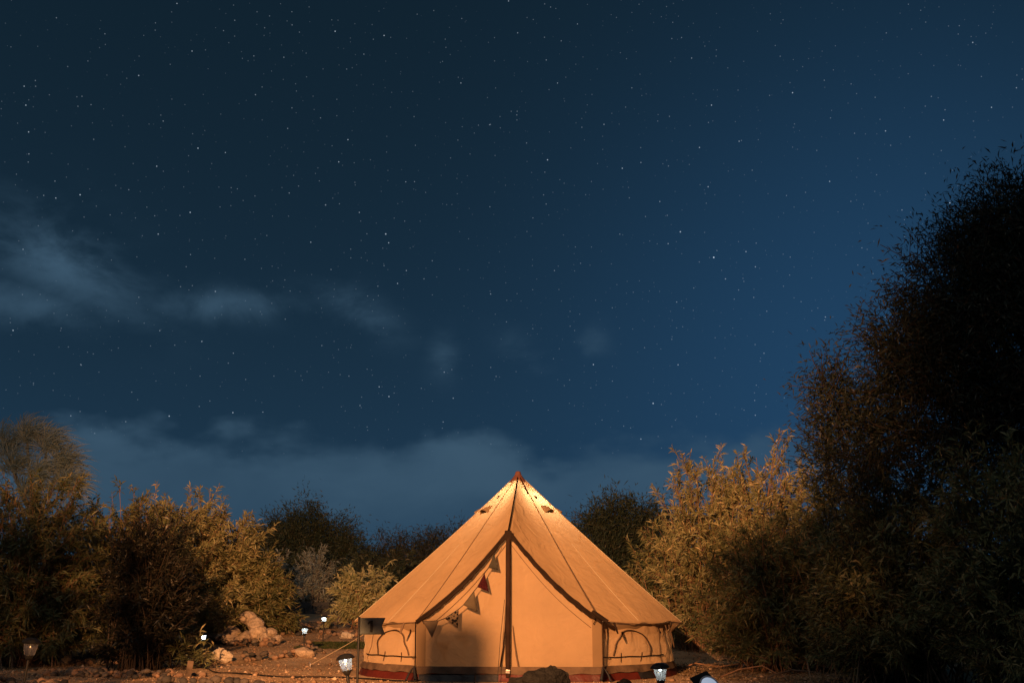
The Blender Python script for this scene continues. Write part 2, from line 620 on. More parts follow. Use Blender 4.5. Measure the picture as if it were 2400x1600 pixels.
# heap of rocks left of the path
hp = thing('rock_heap', 'heap of large tan rocks ringed by rounded cobbles at the foot of the left hedge', 'rock heap', G(-6.0, 24.8))
rng = random.Random(5)
for (x, y, z, s, k, sx, sz) in [(-6.15, 24.9, 0.20, 0.62, 0, 1.35, 0.75), (-6.25, 25.3, 0.50, 0.36, 1, 0.75, 1.5), (-5.85, 25.3, 0.52, 0.46, 2, 1.0, 1.0),
                                (-5.62, 25.1, 0.36, 0.42, 3, 1.0, 1.0), (-5.52, 24.9, 0.24, 0.40, 4, 1.0, 1.1), (-5.35, 24.8, 0.12, 0.40, 5, 1.4, 0.8),
                                (-5.75, 24.75, 0.12, 0.44, 0, 1.2, 0.9), (-6.5, 24.8, 0.12, 0.42, 2, 1.2, 0.8), (-6.45, 25.2, 0.36, 0.36, 4, 1.0, 1.0),
                                (-5.3, 25.2, 0.22, 0.34, 1, 1.0, 1.1), (-5.95, 24.6, 0.06, 0.5, 3, 1.6, 0.6), (-5.1, 24.95, 0.10, 0.30, 2, 1.0, 1.0),
                                (-6.8, 25.1, 0.18, 0.40, 5, 1.0, 0.9), (-6.0, 25.5, 0.55, 0.36, 5, 1.0, 1.0)]:
    o = put_stone(BIGROCKS[k], G(x, y, z), s, hp, rng)
    o.scale = (s * sx, s, s * sz)
for i in range(95):
    a = rng.uniform(0, 1)
    x = -6.95 + 1.95 * a + rng.gauss(0, 0.05)
    y = 24.25 + abs(rng.gauss(0, 0.16)) + 0.15 * math.sin(a * 3)
    s = rng.uniform(0.09, 0.2)
    put_stone(rng.choice(COBBLES), G(x, y, s * 0.25 + (rng.uniform(0, 0.12) if rng.random() < 0.4 else 0)), s, hp, rng)

stone_row('curved border of brown cobbles along the path left of the tent', [(-5.0, 21.6), (-4.6, 21.75), (-4.2, 21.9), (-3.95, 22.3), (-4.1, 23.2), (-4.35, 24.3)], 85, 0.08, 0.08, 0.16, 7, 0.1,
          [(-3.98, 21.9, 0.30, 3), (-3.85, 21.85, 0.22, 1)])
stone_row('low bed of dark cobbles in front of the dark shrub', [(-6.9, 17.6), (-6.0, 17.1), (-5.2, 16.9), (-4.85, 17.1)], 150, 0.2, 0.06, 0.14, 9, 0.08)
stone_row('row of brown stones on the sand beside the leftmost path lantern', [(-8.8, 20.4), (-8.0, 20.35), (-7.2, 20.5), (-6.9, 20.9)], 30, 0.06, 0.1, 0.24, 11, 0.05)
stone_row('shadowed cobbles along the near edge at lower left', [(-7.3, 15.9), (-6.6, 15.5), (-5.9, 15.2)], 45, 0.12, 0.07, 0.14, 13, 0.04)
stone_row('dark rounded stones silhouetted at the bottom edge left of the tent', [(-4.7, 15.35), (-4.2, 15.2), (-3.7, 15.15), (-3.2, 15.1)], 20, 0.08, 0.08, 0.17, 15, 0.02, None, [COBBLES[3], COBBLES[8], COBBLES[1]])
stone_row('scattered stones where the path runs back behind the rock heap', [(-6.0, 28.5), (-5.6, 29.5), (-4.9, 30.5), (-5.5, 27.0)], 60, 0.25, 0.09, 0.2, 17, 0.03)
stone_row('loose stones beneath the pale oleander beside the tent', [(-4.4, 27.4), (-3.8, 27.2), (-3.2, 27.0)], 45, 0.25, 0.09, 0.2, 19, 0.05)


def boulder(label, loc, sx, sy, sz, m, seed, sub=5, cat='rock'):
    me = stone_mesh('boulder', seed, m, 1.0, 0.3, sub, True)
    from mathutils import noise as mn
    for v in me.vertices:
        c = v.co * 2.6 + Vector((seed, seed * 0.37, 0))
        v.co += v.co.normalized() * (0.11 * mn.noise(c) + 0.06 * mn.noise(c * 2.3) + 0.03 * mn.noise(c * 5.1))
    me.shade_smooth()
    try:
        me.set_sharp_from_angle(angle=R(28))
    except Exception:
        pass
    o = bpy.data.objects.new('boulder', me)
    COL.objects.link(o)
    o.location = loc
    o.scale = (sx, sy, sz)
    return tag(o, label, cat)


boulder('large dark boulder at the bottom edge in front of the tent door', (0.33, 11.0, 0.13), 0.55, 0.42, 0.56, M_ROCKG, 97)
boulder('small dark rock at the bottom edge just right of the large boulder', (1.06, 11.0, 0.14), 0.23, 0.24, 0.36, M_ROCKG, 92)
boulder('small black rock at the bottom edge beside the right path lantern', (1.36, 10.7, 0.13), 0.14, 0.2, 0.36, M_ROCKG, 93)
boulder('pale whitish rock on the bare sand by the path left of the tent', (-5.35, 21.3, 0.14), 0.36, 0.28, 0.26, M_ROCKW, 194)
boulder('flat pale stone on the strip of lawn behind the tent', (-3.75, 26.1, float(gz(-3.75, 26.1)) + 0.05), 0.30, 0.26, 0.18, M_ROCKW, 95)
boulder('rounded tan stone at the bottom edge left of the spot light', (1.62, 11.2, 0.12), 0.14, 0.14, 0.30, M_ROCKT, 96)
# upright wooden stake stone
box('wooden_stub', (-4.72, 16.9, 0.12), (0.085, 0.06, 0.24), M_WOOD, None, Euler((0.1, 0.12, 0.3)), 0.008)
tag(bpy.data.objects['wooden_stub'], 'short wooden stub standing at the end of the dark cobble bed', 'stake')

# low dark wall far behind, of blocks
wl = thing('low_wall', 'low dark block wall across the path behind the stones', 'wall', G(-8, 35.5))
bx0 = None
for i in range(26):
    for j in range(2):
        x = -14.5 + i * 0.52 + (0.26 if j else 0)
        if bx0 is None:
            o = box('block', (0, 0, 0), (0.505, 0.25, 0.185), M_KERB, wl, None, 0.012)
            bx0 = o
        else:
            o = bx0.copy()
            COL.objects.link(o)
            o.parent = wl
        o.location = (x + 8, 0, float(gz(-8, 35.5)) * 0 + 0.10 + j * 0.19)
tag(wl, None)

# gravel and litter
def gravel():
    rng = np.random.default_rng(21)
    n = 26000
    x = rng.uniform(-9, 7, n)
    y = 14 + (rng.random(n) ** 1.3) * 18
    d = np.hypot(x - 0.1, y - 18.3)
    k = d > 2.75
    x, y = x[k], y[k]
    n = len(x)
    s = rng.uniform(0.006, 0.02, n) * (1 + (rng.random(n) > 0.96) * 1.6)
    c = np.stack([x, y, gz(x, y) + s * 0.3], -1)
    o = np.array([[1, 0, 0], [-1, 0, 0], [0, 1, 0], [0, -1, 0], [0, 0, 0.7], [0, 0, -0.7]], float)
    a = rng.uniform(0, 6.28, n)
    ca, sa = np.cos(a), np.sin(a)
    V = np.repeat(o[None], n, 0) * rng.uniform(0.6, 1.3, (n, 6, 1))
    X = V[..., 0] * ca[:, None] - V[..., 1] * sa[:, None]
    Yv = V[..., 0] * sa[:, None] + V[..., 1] * ca[:, None]
    V = np.stack([X, Yv, V[..., 2]], -1) * s[:, None, None] + c[:, None, :]
    f = np.array([[0, 2, 4], [2, 1, 4], [1, 3, 4], [3, 0, 4], [2, 0, 5], [1, 2, 5], [3, 1, 5], [0, 3, 5]])
    F = (f[None] + (np.arange(n) * 6)[:, None, None]).reshape(-1, 3)
    t = np.repeat(rng.random(n), 6)
    m = mat('gravel', b_leaf((0.12, 0.075, 0.05), (0.30, 0.20, 0.13), (0.52, 0.42, 0.32), 0.0, 0.9, 0.1))
    ob = fast_mesh('gravel', V.reshape(-1, 3), F, m, tint=t)
    tag(ob, 'fine loose gravel strewn over the sandy ground', 'gravel', kind='stuff')


gravel()


# ------------------------------------------------------------------ foliage
def unit(v):
    return v / (np.linalg.norm(v, axis=-1, keepdims=True) + 1e-9)


def leaf_arrays(P, D, L, W, rng, droop=0.15):
    n = len(P)
    S = unit(np.cross(D, rng.normal(size=(n, 3))))
    Nn = np.cross(S, D)
    L = L[:, None]
    W = W[:, None]
    mid = P + D * L * 0.42 + Nn * L * 0.05
    V = np.stack([P, mid + S * W * 0.5, mid - S * W * 0.5, P + D * L - np.array([0, 0, 1.0]) * L * droop], 1).reshape(-1, 3)
    b = (np.arange(n) * 4)[:, None]
    F = np.concatenate([b + np.array([[0, 2, 1]]), b + np.array([[1, 2, 3]])], 0)
    return V, F


def bez(p0, p1, p2, t):
    t = t[None, :, None]
    return (1 - t) ** 2 * p0[:, None] + 2 * t * (1 - t) * p1[:, None] + t ** 2 * p2[:, None]


def shrub(label, x, y, rx, ry, H, nst, nshoot, nleaf, L, W, ml, ms, seed, tilt=(0, 0), bias=0.0, stem_r=0.012, name='oleander_shrub', cat='shrub', group=None, low=0.0, rag=0.06, tmin=0.16):
    rng = np.random.default_rng(seed)
    z0 = float(gz(x, y))
    t = thing(name, label, cat, (x, y, z0), group=group)
    # stem ends over a dome with an uneven outline
    u = rng.uniform(0, 2 * PI, nst)
    h = np.clip(rng.beta(1.5 + bias, 1.1, nst), low, 1)
    rr = np.sqrt(np.clip(1 - (h * 0.96) ** 2.2, 0.02, 1))
    lump = 1 + rag * (np.sin(3 * u + seed) * 0.6 + np.sin(5 * u + 2.1 * seed + 4 * h) * 0.5) + rng.normal(0, rag * 0.55, nst)
    sh = rng.uniform(0.62, 1.0, nst) ** 0.6
    ends = np.stack([rx * rr * np.cos(u) * lump * sh, ry * rr * np.sin(u) * lump * sh, np.clip(H * h * (0.9 + 0.1 * lump) * sh, 0.12 * H, None)], -1)
    ends[:, 0] += tilt[0] * ends[:, 2]
    ends[:, 1] += tilt[1] * ends[:, 2]
    base = np.stack([rng.normal(0, 0.2 * rx, nst), rng.normal(0, 0.2 * ry, nst), np.zeros(nst)], -1)
    ctrl = base * 0.8 + ends * np.array([0.35, 0.35, 0.0]) + np.stack([np.zeros(nst), np.zeros(nst), ends[:, 2] * 0.72], -1)
    paths = bez(base, ctrl, ends, np.linspace(0, 1, 8))
    rad = stem_r * (1.0 - 0.72 * np.linspace(0, 1, 8))[None, :] * rng.uniform(0.6, 1.3, (nst, 1))
    V1, F1 = tube_arrays(paths, rad, 4)
    # shoots
    ns = nst * nshoot
    si = np.repeat(np.arange(nst), nshoot)
    tt = rng.uniform(tmin, 1.0, ns) ** 0.85
    b0, b1, b2 = base[si], ctrl[si], ends[si]
    q = tt[:, None]
    sp = (1 - q) ** 2 * b0 + 2 * q * (1 - q) * b1 + q ** 2 * b2
    tg = unit(2 * (1 - q) * (b1 - b0) + 2 * q * (b2 - b1))
    outw = unit(sp * np.array([1, 1, 0.2]))
    sd = unit(tg * 0.9 + outw * 0.45 + rng.normal(0, 0.42, (ns, 3)) + np.array([0, 0, 0.22]))
    slen = rng.uniform(0.9, 2.3, ns) * L
    bend = rng.normal(0, 0.15, (ns, 3)) + np.array([0, 0, -0.06])
    k = np.linspace(0, 1, 4)
    spaths = sp[:, None] + sd[:, None] * (k[None, :, None] * slen[:, None, None]) + bend[:, None] * ((k ** 2)[None, :, None] * slen[:, None, None])
    V2, F2 = tube_arrays(spaths, np.full((ns, 4), stem_r * 0.28), 3)
    fast_mesh('stems', np.concatenate([V1, V2]), np.concatenate([F1, F2 + len(V1)]), ms, t)['kind'] = 'stuff'
    # leaves in rough whorls along shoots
    li = np.repeat(np.arange(ns), nleaf)
    n = ns * nleaf
    kk = np.clip(np.tile(np.linspace(0.12, 1.0, nleaf), ns) + rng.normal(0, 0.05, n), 0, 1)[:, None]
    P = sp[li] + sd[li] * kk * slen[li][:, None] + bend[li] * kk ** 2 * slen[li][:, None]
    D = unit(sd[li] * rng.uniform(0.45, 1.1, (n, 1)) + unit(rng.normal(size=(n, 3))) * 0.85)
    ll = L * rng.uniform(0.4, 1.3, n)
    V, F = leaf_arrays(P, D, ll, W * rng.uniform(0.75, 1.25, n), rng, 0.22)
    V[:, 2] = np.maximum(V[:, 2], 0.01)
    tint = np.repeat(np.clip(rng.normal(0.42, 0.2, n) + 0.12 * rng.normal(size=ns)[li] + (rng.random(n) > 0.95) * 0.5, 0, 1), 4)
    fast_mesh('foliage', V, F, ml, t, tint=tint)['kind'] = 'stuff'
    return t


def clump_tree(label, base, trunk_top, blobs, ncl, nleaf, L, W, ml, ms, seed, trunk_r=0.12, wisp=0.5, name='tree', cat='tree', hang=0.0, group=None, twig=0.5):
    rng = np.random.default_rng(seed)
    bx_, by_ = base
    z0 = float(gz(bx_, by_))
    t = thing(name, label, cat, (bx_, by_, z0), group=group)
    B = np.array([[b[0] - bx_, b[1] - by_, b[2] - z0] for b in blobs])
    Rr = np.array([b[3] for b in blobs])
    tt = np.array(trunk_top) - np.array([bx_, by_, z0])
    k = 8
    tr = bez(np.zeros((1, 3)), np.array([[tt[0] * 0.2, tt[1] * 0.2, tt[2] * 0.6]]), tt[None], np.linspace(0, 1, k))
    V, F = tube_arrays(tr, (trunk_r * (1 - 0.5 * np.linspace(0, 1, k)))[None], 8)
    fast_mesh('trunk', V, F, ms, t, smooth=True)
    # limbs to each lobe
    nb = len(B)
    st = tr[0, rng.integers(3, k, nb)]
    lim = bez(st, (st + B) / 2 + np.array([0, 0, 0.25]) * Rr[:, None], B, np.linspace(0, 1, 7))
    Va, Fa = tube_arrays(lim, trunk_r * 0.45 * (1 - 0.7 * np.linspace(0, 1, 7))[None] * np.ones((nb, 1)), 6)
    # clusters
    ci = rng.choice(nb, ncl, p=Rr ** 2 / np.sum(Rr ** 2))
    d = unit(rng.normal(size=(ncl, 3)))
    rad = rng.uniform(0.25, 1.05, ncl) ** 0.55
    rad *= 1 + 0.14 * np.sin(4 * d[:, 0] + seed + ci) + 0.12 * np.sin(5 * d[:, 2] + 2 * ci)
    C = B[ci] + d * (Rr[ci] * rad)[:, None]
    td = unit(d * 0.7 + rng.normal(0, 0.5, (ncl, 3)) + np.array([0, 0, 0.25 - hang]))
    tl = twig * rng.uniform(0.6, 1.4, ncl)
    kk4 = np.linspace(-0.9, 1, 5)
    tw = C[:, None] + td[:, None] * (kk4[None, :, None] * tl[:, None, None] * 0.5) - np.array([0, 0, 1.0]) * (hang * (kk4[None, :, None] + 0.9) ** 2 * tl[:, None, None] * 0.2)
    Vb, Fb = tube_arrays(tw, np.full((ncl, 5), max(0.004, trunk_r * 0.035)), 3)
    fast_mesh('limbs', np.concatenate([Va, Vb]), np.concatenate([Fa, Fb + len(Va)]), ms, t)['kind'] = 'stuff'
    n = ncl * nleaf
    li = np.repeat(np.arange(ncl), nleaf)
    q = rng.uniform(-0.5, 0.6, n)[:, None]
    P = C[li] + td[li] * q * tl[li][:, None] + rng.normal(0, 1, (n, 3)) * (tl[li] * 0.13 * (1 + wisp))[:, None]
    D = unit(td[li] * 0.9 + rng.normal(0, 0.55, (n, 3)) - np.array([0, 0, hang]))
    V, F = leaf_arrays(P, D, L * rng.uniform(0.6, 1.3, n), W * rng.uniform(0.7, 1.3, n), rng, 0.15)
    tint = np.repeat(np.clip(rng.normal(0.42, 0.2, n) + 0.15 * rng.normal(size=ncl)[li], 0, 1), 4)
    fast_mesh('crown', V, F, ml, t, tint=tint)['kind'] = 'stuff'
    return t


# right-hand side, far to near
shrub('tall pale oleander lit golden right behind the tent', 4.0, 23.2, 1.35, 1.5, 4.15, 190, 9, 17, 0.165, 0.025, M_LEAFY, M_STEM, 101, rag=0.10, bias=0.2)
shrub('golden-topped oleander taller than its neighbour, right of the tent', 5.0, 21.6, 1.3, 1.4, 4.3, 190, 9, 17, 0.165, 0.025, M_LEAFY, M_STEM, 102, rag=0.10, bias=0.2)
shrub('shaded low oleander behind the right side of the tent', 3.6, 25.5, 1.35, 1.3, 2.5, 120, 8, 14, 0.16, 0.030, M_LEAF, M_STEM, 103)
shrub('dark oleander between the golden oleanders and the tall tree', 5.85, 18.8, 1.4, 1.5, 4.0, 200, 9, 17, 0.155, 0.024, M_LEAF, M_STEMD, 104, rag=0.15)
shrub('drooping oleander spreading low over the sand right of the tent', 4.35, 18.6, 1.45, 1.3, 2.7, 170, 9, 17, 0.155, 0.024, M_LEAF, M_STEM, 105, low=0.05)
shrub('dim oleander in front of the tall dark tree', 5.2, 15.2, 1.35, 1.2, 3.1, 190, 9, 17, 0.15, 0.023, M_LEAF, M_STEMD, 106)
shrub('nearest oleander in deep shade at the lower right corner', 5.9, 13.0, 1.3, 1.2, 3.3, 170, 9, 17, 0.15, 0.023, M_LEAF, M_STEMD, 107)
blobs = [(6.3, 14.0, 6.1, 0.6), (6.7, 14.3, 5.6, 1.0), (5.45, 14.0, 5.0, 0.75), (4.9, 14.2, 4.3, 0.6), (6.3, 14.0, 4.3, 1.3), (5.2, 14.6, 3.6, 0.95), (4.05, 15.0, 3.85, 0.42),
         (4.5, 15.2, 3.2, 0.75), (7.2, 14.2, 5.0, 1.4), (6.6, 14.6, 3.0, 1.4), (4.75, 14.0, 4.05, 0.4), (5.6, 14.0, 5.7, 0.4)]
blobs = [(b[0] + 0.42, b[1], b[2], b[3]) for b in blobs]
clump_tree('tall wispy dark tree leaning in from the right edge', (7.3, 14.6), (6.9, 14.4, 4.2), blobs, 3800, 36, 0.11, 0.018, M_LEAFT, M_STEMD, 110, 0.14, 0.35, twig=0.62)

# left-hand side
shrub('big oleander filling the left edge of the photo', -8.9, 20.4, 1.72, 1.4, 3.40, 283, 9, 17, 0.165, 0.025, M_LEAF, M_STEM, 121, tilt=(0.08, 0))
shrub('oleander second from the left edge of the hedge', -7.6, 22.2, 1.52, 1.3, 3.25, 256, 9, 17, 0.165, 0.025, M_LEAF, M_STEM, 122)
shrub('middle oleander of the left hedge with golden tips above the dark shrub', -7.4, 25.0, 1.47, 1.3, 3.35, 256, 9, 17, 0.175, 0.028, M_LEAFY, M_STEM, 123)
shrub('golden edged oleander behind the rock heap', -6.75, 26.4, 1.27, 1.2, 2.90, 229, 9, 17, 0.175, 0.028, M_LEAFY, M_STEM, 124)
shrub('rightmost oleander of the left hedge, lower than the rest', -6.05, 27.0, 0.87, 1.0, 2.10, 162, 9, 17, 0.175, 0.028, M_LEAF, M_STEM, 125, low=0.03)
shrub('upright shrub with leaves darkened for shade, in front of the left hedge', -6.15, 19.2, 0.95, 0.9, 2.75, 200, 8, 14, 0.13, 0.024, M_LEAFD, M_STEMD, 126, bias=0.5, name='dark_shrub')
shrub('small leafy sprig at the foot of the dark shrub beside the glowing lantern', -5.35, 18.9, 0.45, 0.35, 0.5, 12, 3, 12, 0.15, 0.026, M_LEAF, M_STEMD, 127, low=0.2, stem_r=0.007, name='oleander_sprig')
clump_tree('leafy screen added out of frame by the flood light to shade the left shrubs', (-4.4, 4.6), (-4.4, 4.6, 3.2), [(-5.1 + 0.2 * k, 4.6, 3.72 + 0.05 * math.sin(k * 2.3), 0.34) for k in range(6)] + [(-5.0 + 0.3 * k, 4.6, 3.2 - 0.6 * m_, 0.46) for k in range(4) for m_ in range(4)],
           300, 30, 0.11, 0.035, M_LEAFD, M_STEMD, 128, 0.05, 0.3, twig=0.3, name='hedge', cat='hedge')  # leaf mass added out of view to block flood light on the left


def tuft_tree(label, base, tufts, n, L, W, ml, ms, seed):
    rng = np.random.default_rng(seed)
    z0 = float(gz(*base))
    t = thing('feathery_tree', label, 'tree', (base[0], base[1], z0))
    T = np.array([[p[0] - base[0], p[1] - base[1], p[2] - z0] for p in tufts])
    tube('trunk', [(0, 0, 0), (0.05, 0, 1.4), (0.02, 0, 2.9)], [0.16, 0.13, 0.10], ms, t, 8)
    st = np.repeat(np.array([[0.02, 0, 2.8]]), len(T), 0)
    V, F = tube_arrays(bez(st, (st + T) / 2 + np.array([0, 0, -0.15]), T, np.linspace(0, 1, 7)), np.linspace(0.07, 0.025, 7)[None] * np.ones((len(T), 1)), 6)
    fast_mesh('limbs', V, F, ms, t)['kind'] = 'stuff'
    Vs, Fs, ts, off = [], [], [], 0
    for q, c in enumerate(T):
        m = int(n * rng.uniform(0.7, 1.2))
        axis = unit(np.array([0.35 + 0.25 * (c[0]), -0.1, 1.0]))
        D = unit(axis * 0.75 + rng.normal(0, 0.52, (m, 3)))
        ll = L * rng.uniform(0.5, 1.15, m)
        P = c + rng.normal(0, 0.07, (m, 3))
        # each frond in two stretches, the outer one swept over
        V, F = leaf_arrays(P, D, ll, np.full(m, W), rng, 0.10)
        D2 = unit(D + np.array([0.45, 0, -0.35]))
        V2, F2 = leaf_arrays(P + D * ll[:, None] * 0.6, D2, ll * 0.7, np.full(m, W * 0.9), rng, 0.25)
        tn = np.clip(rng.normal(0.45, 0.2, m) + 0.2 * rng.normal(), 0, 1)
        for a_, b_ in ((V, F), (V2, F2)):
            Vs.append(a_)
            Fs.append(b_ + off)
            off += len(a_)
            ts.append(np.repeat(tn, 4))
    fast_mesh('crown', np.concatenate(Vs), np.concatenate(Fs), ml, t, tint=np.concatenate(ts))['kind'] = 'stuff'


tuft_tree('pale grey-green feathery tree rising behind the left hedge', (-12.6, 29.5), [(-13.5, 29.5, 5.1), (-12.9, 29.3, 5.35), (-12.35, 29.3, 5.1), (-11.95, 29.3, 4.6), (-13.1, 29.1, 4.5), (-12.4, 29.1, 4.3), (-14.0, 29.4, 4.6), (-11.75, 29.2, 4.0), (-12.6, 28.9, 3.8)], 330, 0.72, 0.022, M_LEAFG, M_STEMG, 130)

clump_tree('leafy screen added out of frame near the flood light to shade the right shrubs', (-2.2, 2.0), (-2.2, 2.0, 3.5), [(-2.50 + 0.1 * k, 2.0, 4.03 + 0.025 * k + 0.02 * math.sin(k * 2.7), 0.115) for k in range(8)] + [(-2.27 + 0.14 * k, 2.0, 3.80 - 0.24 * m_, 0.15) for k in range(5) for m_ in range(5)],
           330, 24, 0.07, 0.022, M_LEAFD, M_STEMD, 129, 0.04, 0.3, twig=0.14, name='hedge', cat='hedge')  # added unseen foliage, shaped to dim the lower right shrubs
# behind
shrub('pale oleander with upright tips just left of the tent', -3.78, 29.2, 0.9, 0.85, 1.6, 60, 6, 20, 0.18, 0.036, M_LEAFP, M_STEM, 131, low=0.08, bias=0.1, rag=0.2)
clump_tree('dark round tree on the skyline left of the tent', (-8.6, 46.5), (-8.6, 46.5, 3.0), [(-9.6, 46.5, 3.6, 1.2), (-8.6, 46.3, 4.1, 1.15), (-7.5, 46.5, 3.7, 1.05), (-8.8, 46, 2.8, 1.6), (-10.3, 46.4, 2.9, 0.9), (-6.9, 46.4, 3.0, 0.9)],
           900, 40, 0.22, 0.035, M_LEAFB, M_STEMD, 132, 0.16, 0.7, twig=0.8)
clump_tree('brown brushy thicket on the skyline between dark tree and tent', (-5.2, 48), (-5.2, 48, 2.4), [(-6.2, 48, 2.6, 0.9), (-5.2, 48, 3.0, 0.9), (-4.2, 48, 2.9, 0.95), (-3.2, 48, 3.3, 1.0), (-5.5, 47.5, 2.0, 1.3), (-3.8, 47.5, 2.0, 1.3), (-2.2, 48, 3.2, 1.1)],
           900, 36, 0.24, 0.03, M_LEAFBR, M_STEMG, 133, 0.12, 0.7, twig=0.8, name='brush_thicket', cat='thicket')
clump_tree('dark flat-topped tree behind the right slope of the tent', (3.7, 40), (3.7, 40, 3.0), [(2.9, 40, 3.4, 0.9), (3.7, 40, 3.9, 0.95), (4.6, 40, 3.9, 0.9), (5.4, 40, 3.6, 1.0), (3.4, 39.7, 2.5, 1.3), (4.8, 39.7, 2.5, 1.4), (2.1, 40, 2.6, 0.9)],
           900, 40, 0.22, 0.035, M_LEAFB, M_STEMD, 134, 0.14, 0.7, twig=0.8)
shrub('twiggy grey shrub in the shade below the skyline tree', -6.6, 38.0, 0.75, 0.7, 2.3, 60, 6, 9, 0.2, 0.02, M_LEAFG, M_STEMG, 135, bias=0.4, stem_r=0.016, name='twiggy_shrub')
shrub('sparse grey shrub with bare twigs next to the left hedge', -7.9, 38.4, 0.7, 0.7, 2.4, 40, 5, 8, 0.2, 0.02, M_LEAFG, M_STEMG, 136, bias=0.5, stem_r=0.016, name='twiggy_shrub')
shrub('dark bush behind the low wall', -7.3, 40.5, 1.9, 1.2, 2.2, 140, 8, 12, 0.2, 0.04, M_LEAFB, M_STEMD, 137, name='dark_bush')
shrub('dark bush behind the pale oleander', -4.6, 39.5, 1.9, 1.2, 2.2, 140, 8, 12, 0.2, 0.04, M_LEAFB, M_STEMD, 138, name='dark_bush')
shrub('dark bush far left behind the hedge and the low wall', -10.2, 41.0, 1.9, 1.3, 2.6, 140, 8, 12, 0.2, 0.04, M_LEAFB, M_STEMD, 139, name='dark_bush')


def blades(name, label, cat, cx, cy, rx, ry, n, hmin, hmax, w, m, seed, kind=None, lean=0.35, curve=0.3):
    rng = np.random.default_rng(seed)
    x = rng.uniform(-rx, rx, n)
    y = rng.uniform(-ry, ry, n)
    z0 = float(gz(cx, cy))
    P = np.stack([x, y, gz(cx + x, cy + y) - z0], -1)
    D = unit(np.stack([rng.normal(0, lean, n), rng.normal(0, lean, n), np.ones(n)], -1))
    L = rng.uniform(hmin, hmax, n)
    V, F = leaf_arrays(P, D, L, np.full(n, w), rng, curve)
    V[:, 2] = np.maximum(V[:, 2], -0.02 + 0 * V[:, 2]) if kind is None else V[:, 2]
    o = fast_mesh(name, V, F, m, tint=np.repeat(rng.random(n), 4))
    o.location = (cx, cy, z0)
    return tag(o, label, cat, kind=kind)


blades('lawn', 'short green grass strip beside the path left of the tent', 'grass', -3.2, 24.3, 1.25, 0.85, 9000, 0.03, 0.08, 0.012, M_GRASS, 201, 'stuff', 0.5)
blades('dry_grass_clump', 'clump of dry stalks at the lower right under the oleanders', 'dry grass', 3.55, 13.2, 0.38, 0.3, 34, 0.2, 0.62, 0.016, M_STRAW, 202, None, 0.35, 0.1)
blades('leaf_litter', 'dead leaves and twigs littering the sand under the right oleanders', 'leaf litter', 4.1, 18.2, 1.7, 2.6, 2600, 0.05, 0.16, 0.016, M_STRAW, 203, 'stuff', 2.5, 0.2)
blades('leaf_litter', 'dead leaves littering the ground under the left hedge', 'leaf litter', -7.2, 20.6, 1.9, 1.4, 1800, 0.05, 0.15, 0.016, M_STRAW, 204, 'stuff', 2.5, 0.2)
# dry fallen branches under the right-hand shrubs
for i, (lab, pts) in enumerate([('long bare branch arching over the sand right of the tent', [(2.9, 19.4, .03), (3.05, 19.2, .10), (3.4, 18.9, .06), (3.8, 18.9, .12), (4.1, 19.0, .32)]),
                                ('dark fallen branch lying on the ground below the right oleanders', [(3.55, 16.4, .02), (3.9, 16.1, .15), (4.2, 15.7, .13), (4.6, 15.3, .03)]),
                                ('crooked dead twig on the ground at lower right', [(3.0, 16.6, .03), (3.3, 16.8, .12), (3.6, 16.6, .18), (3.8, 16.2, .05)])]):
    t = thing('fallen_branch', lab, 'branch', pts[0])
    P = [(p[0] - pts[0][0], p[1] - pts[0][1], p[2] - pts[0][2]) for p in pts]
    tube('bough', P, [0.014, 0.013, 0.011, 0.009, 0.006][:len(P)], M_STEM if i != 1 else M_BARK, t, 6)
    rg = random.Random(i)
    for j in range(1, len(P) - 1):
        q = P[j]
        tube('twig', [q, (q[0] + rg.uniform(-.15, .15), q[1] + rg.uniform(-.1, .1), q[2] + .1), (q[0] + rg.uniform(-.3, .3), q[1] + rg.uniform(-.2, .2), q[2] + rg.uniform(.05, .2))], [0.006, 0.005, 0.003], M_STEM, t, 4)

# ------------------------------------------------------------------ bell tent
TENT = thing('bell_tent', 'glowing canvas bell tent with pointed roof and closed front door', 'tent', (0.10, 18.3, 0.0), (0, 0, R(-3.6)))
PEAK_R, PEAK_Z = 0.085, 3.06
A0 = math.atan2(1.30, 2.32)
APEX = np.array([0.0, -2.42, 2.04])
CORN = np.array([1.30, -2.34, 0.80])
GUYS = [A0, R(80), R(116), R(148), R(180)]


def ring(a):
    """eave point for angle a (0 = front, + = right)"""
    s = 1 if a >= 0 else -1
    a = abs(a)
    if a <= A0:
        q = a / A0
        p = APEX + (CORN - APEX) * q
        p = p + np.array([0, -0.03 * math.sin(PI * q), -0.10 * math.sin(PI * q)])
    else:
        for g0, g1 in zip(GUYS[:-1], GUYS[1:]):
            if a <= g1 + 1e-6:
                break
        q = (a - g0) / (g1 - g0)
        r0 = math.hypot(CORN[0], CORN[1]) if g0 == A0 else 2.50
        e0 = np.array([r0 * math.sin(g0), -r0 * math.cos(g0), 0.80])
        e1 = np.array([2.50 * math.sin(g1), -2.50 * math.cos(g1), 0.80])
        ch = e0 + (e1 - e0) * q
        ar = np.array([2.50 * math.sin(a), -2.50 * math.cos(a), 0.80])
        p = ch * 0.35 + ar * 0.65
        p[2] -= 0.035 * math.sin(PI * q)
        # pulled-out corner at a guy point
        for g in GUYS[1:]:
            w = math.exp(-((a - g) / 0.055) ** 2)
            p = p * np.array([1 + 0.045 * w, 1 + 0.045 * w, 1 - 0.04 * w])
    p = np.array([p[0] * s, p[1], p[2]])
    return p


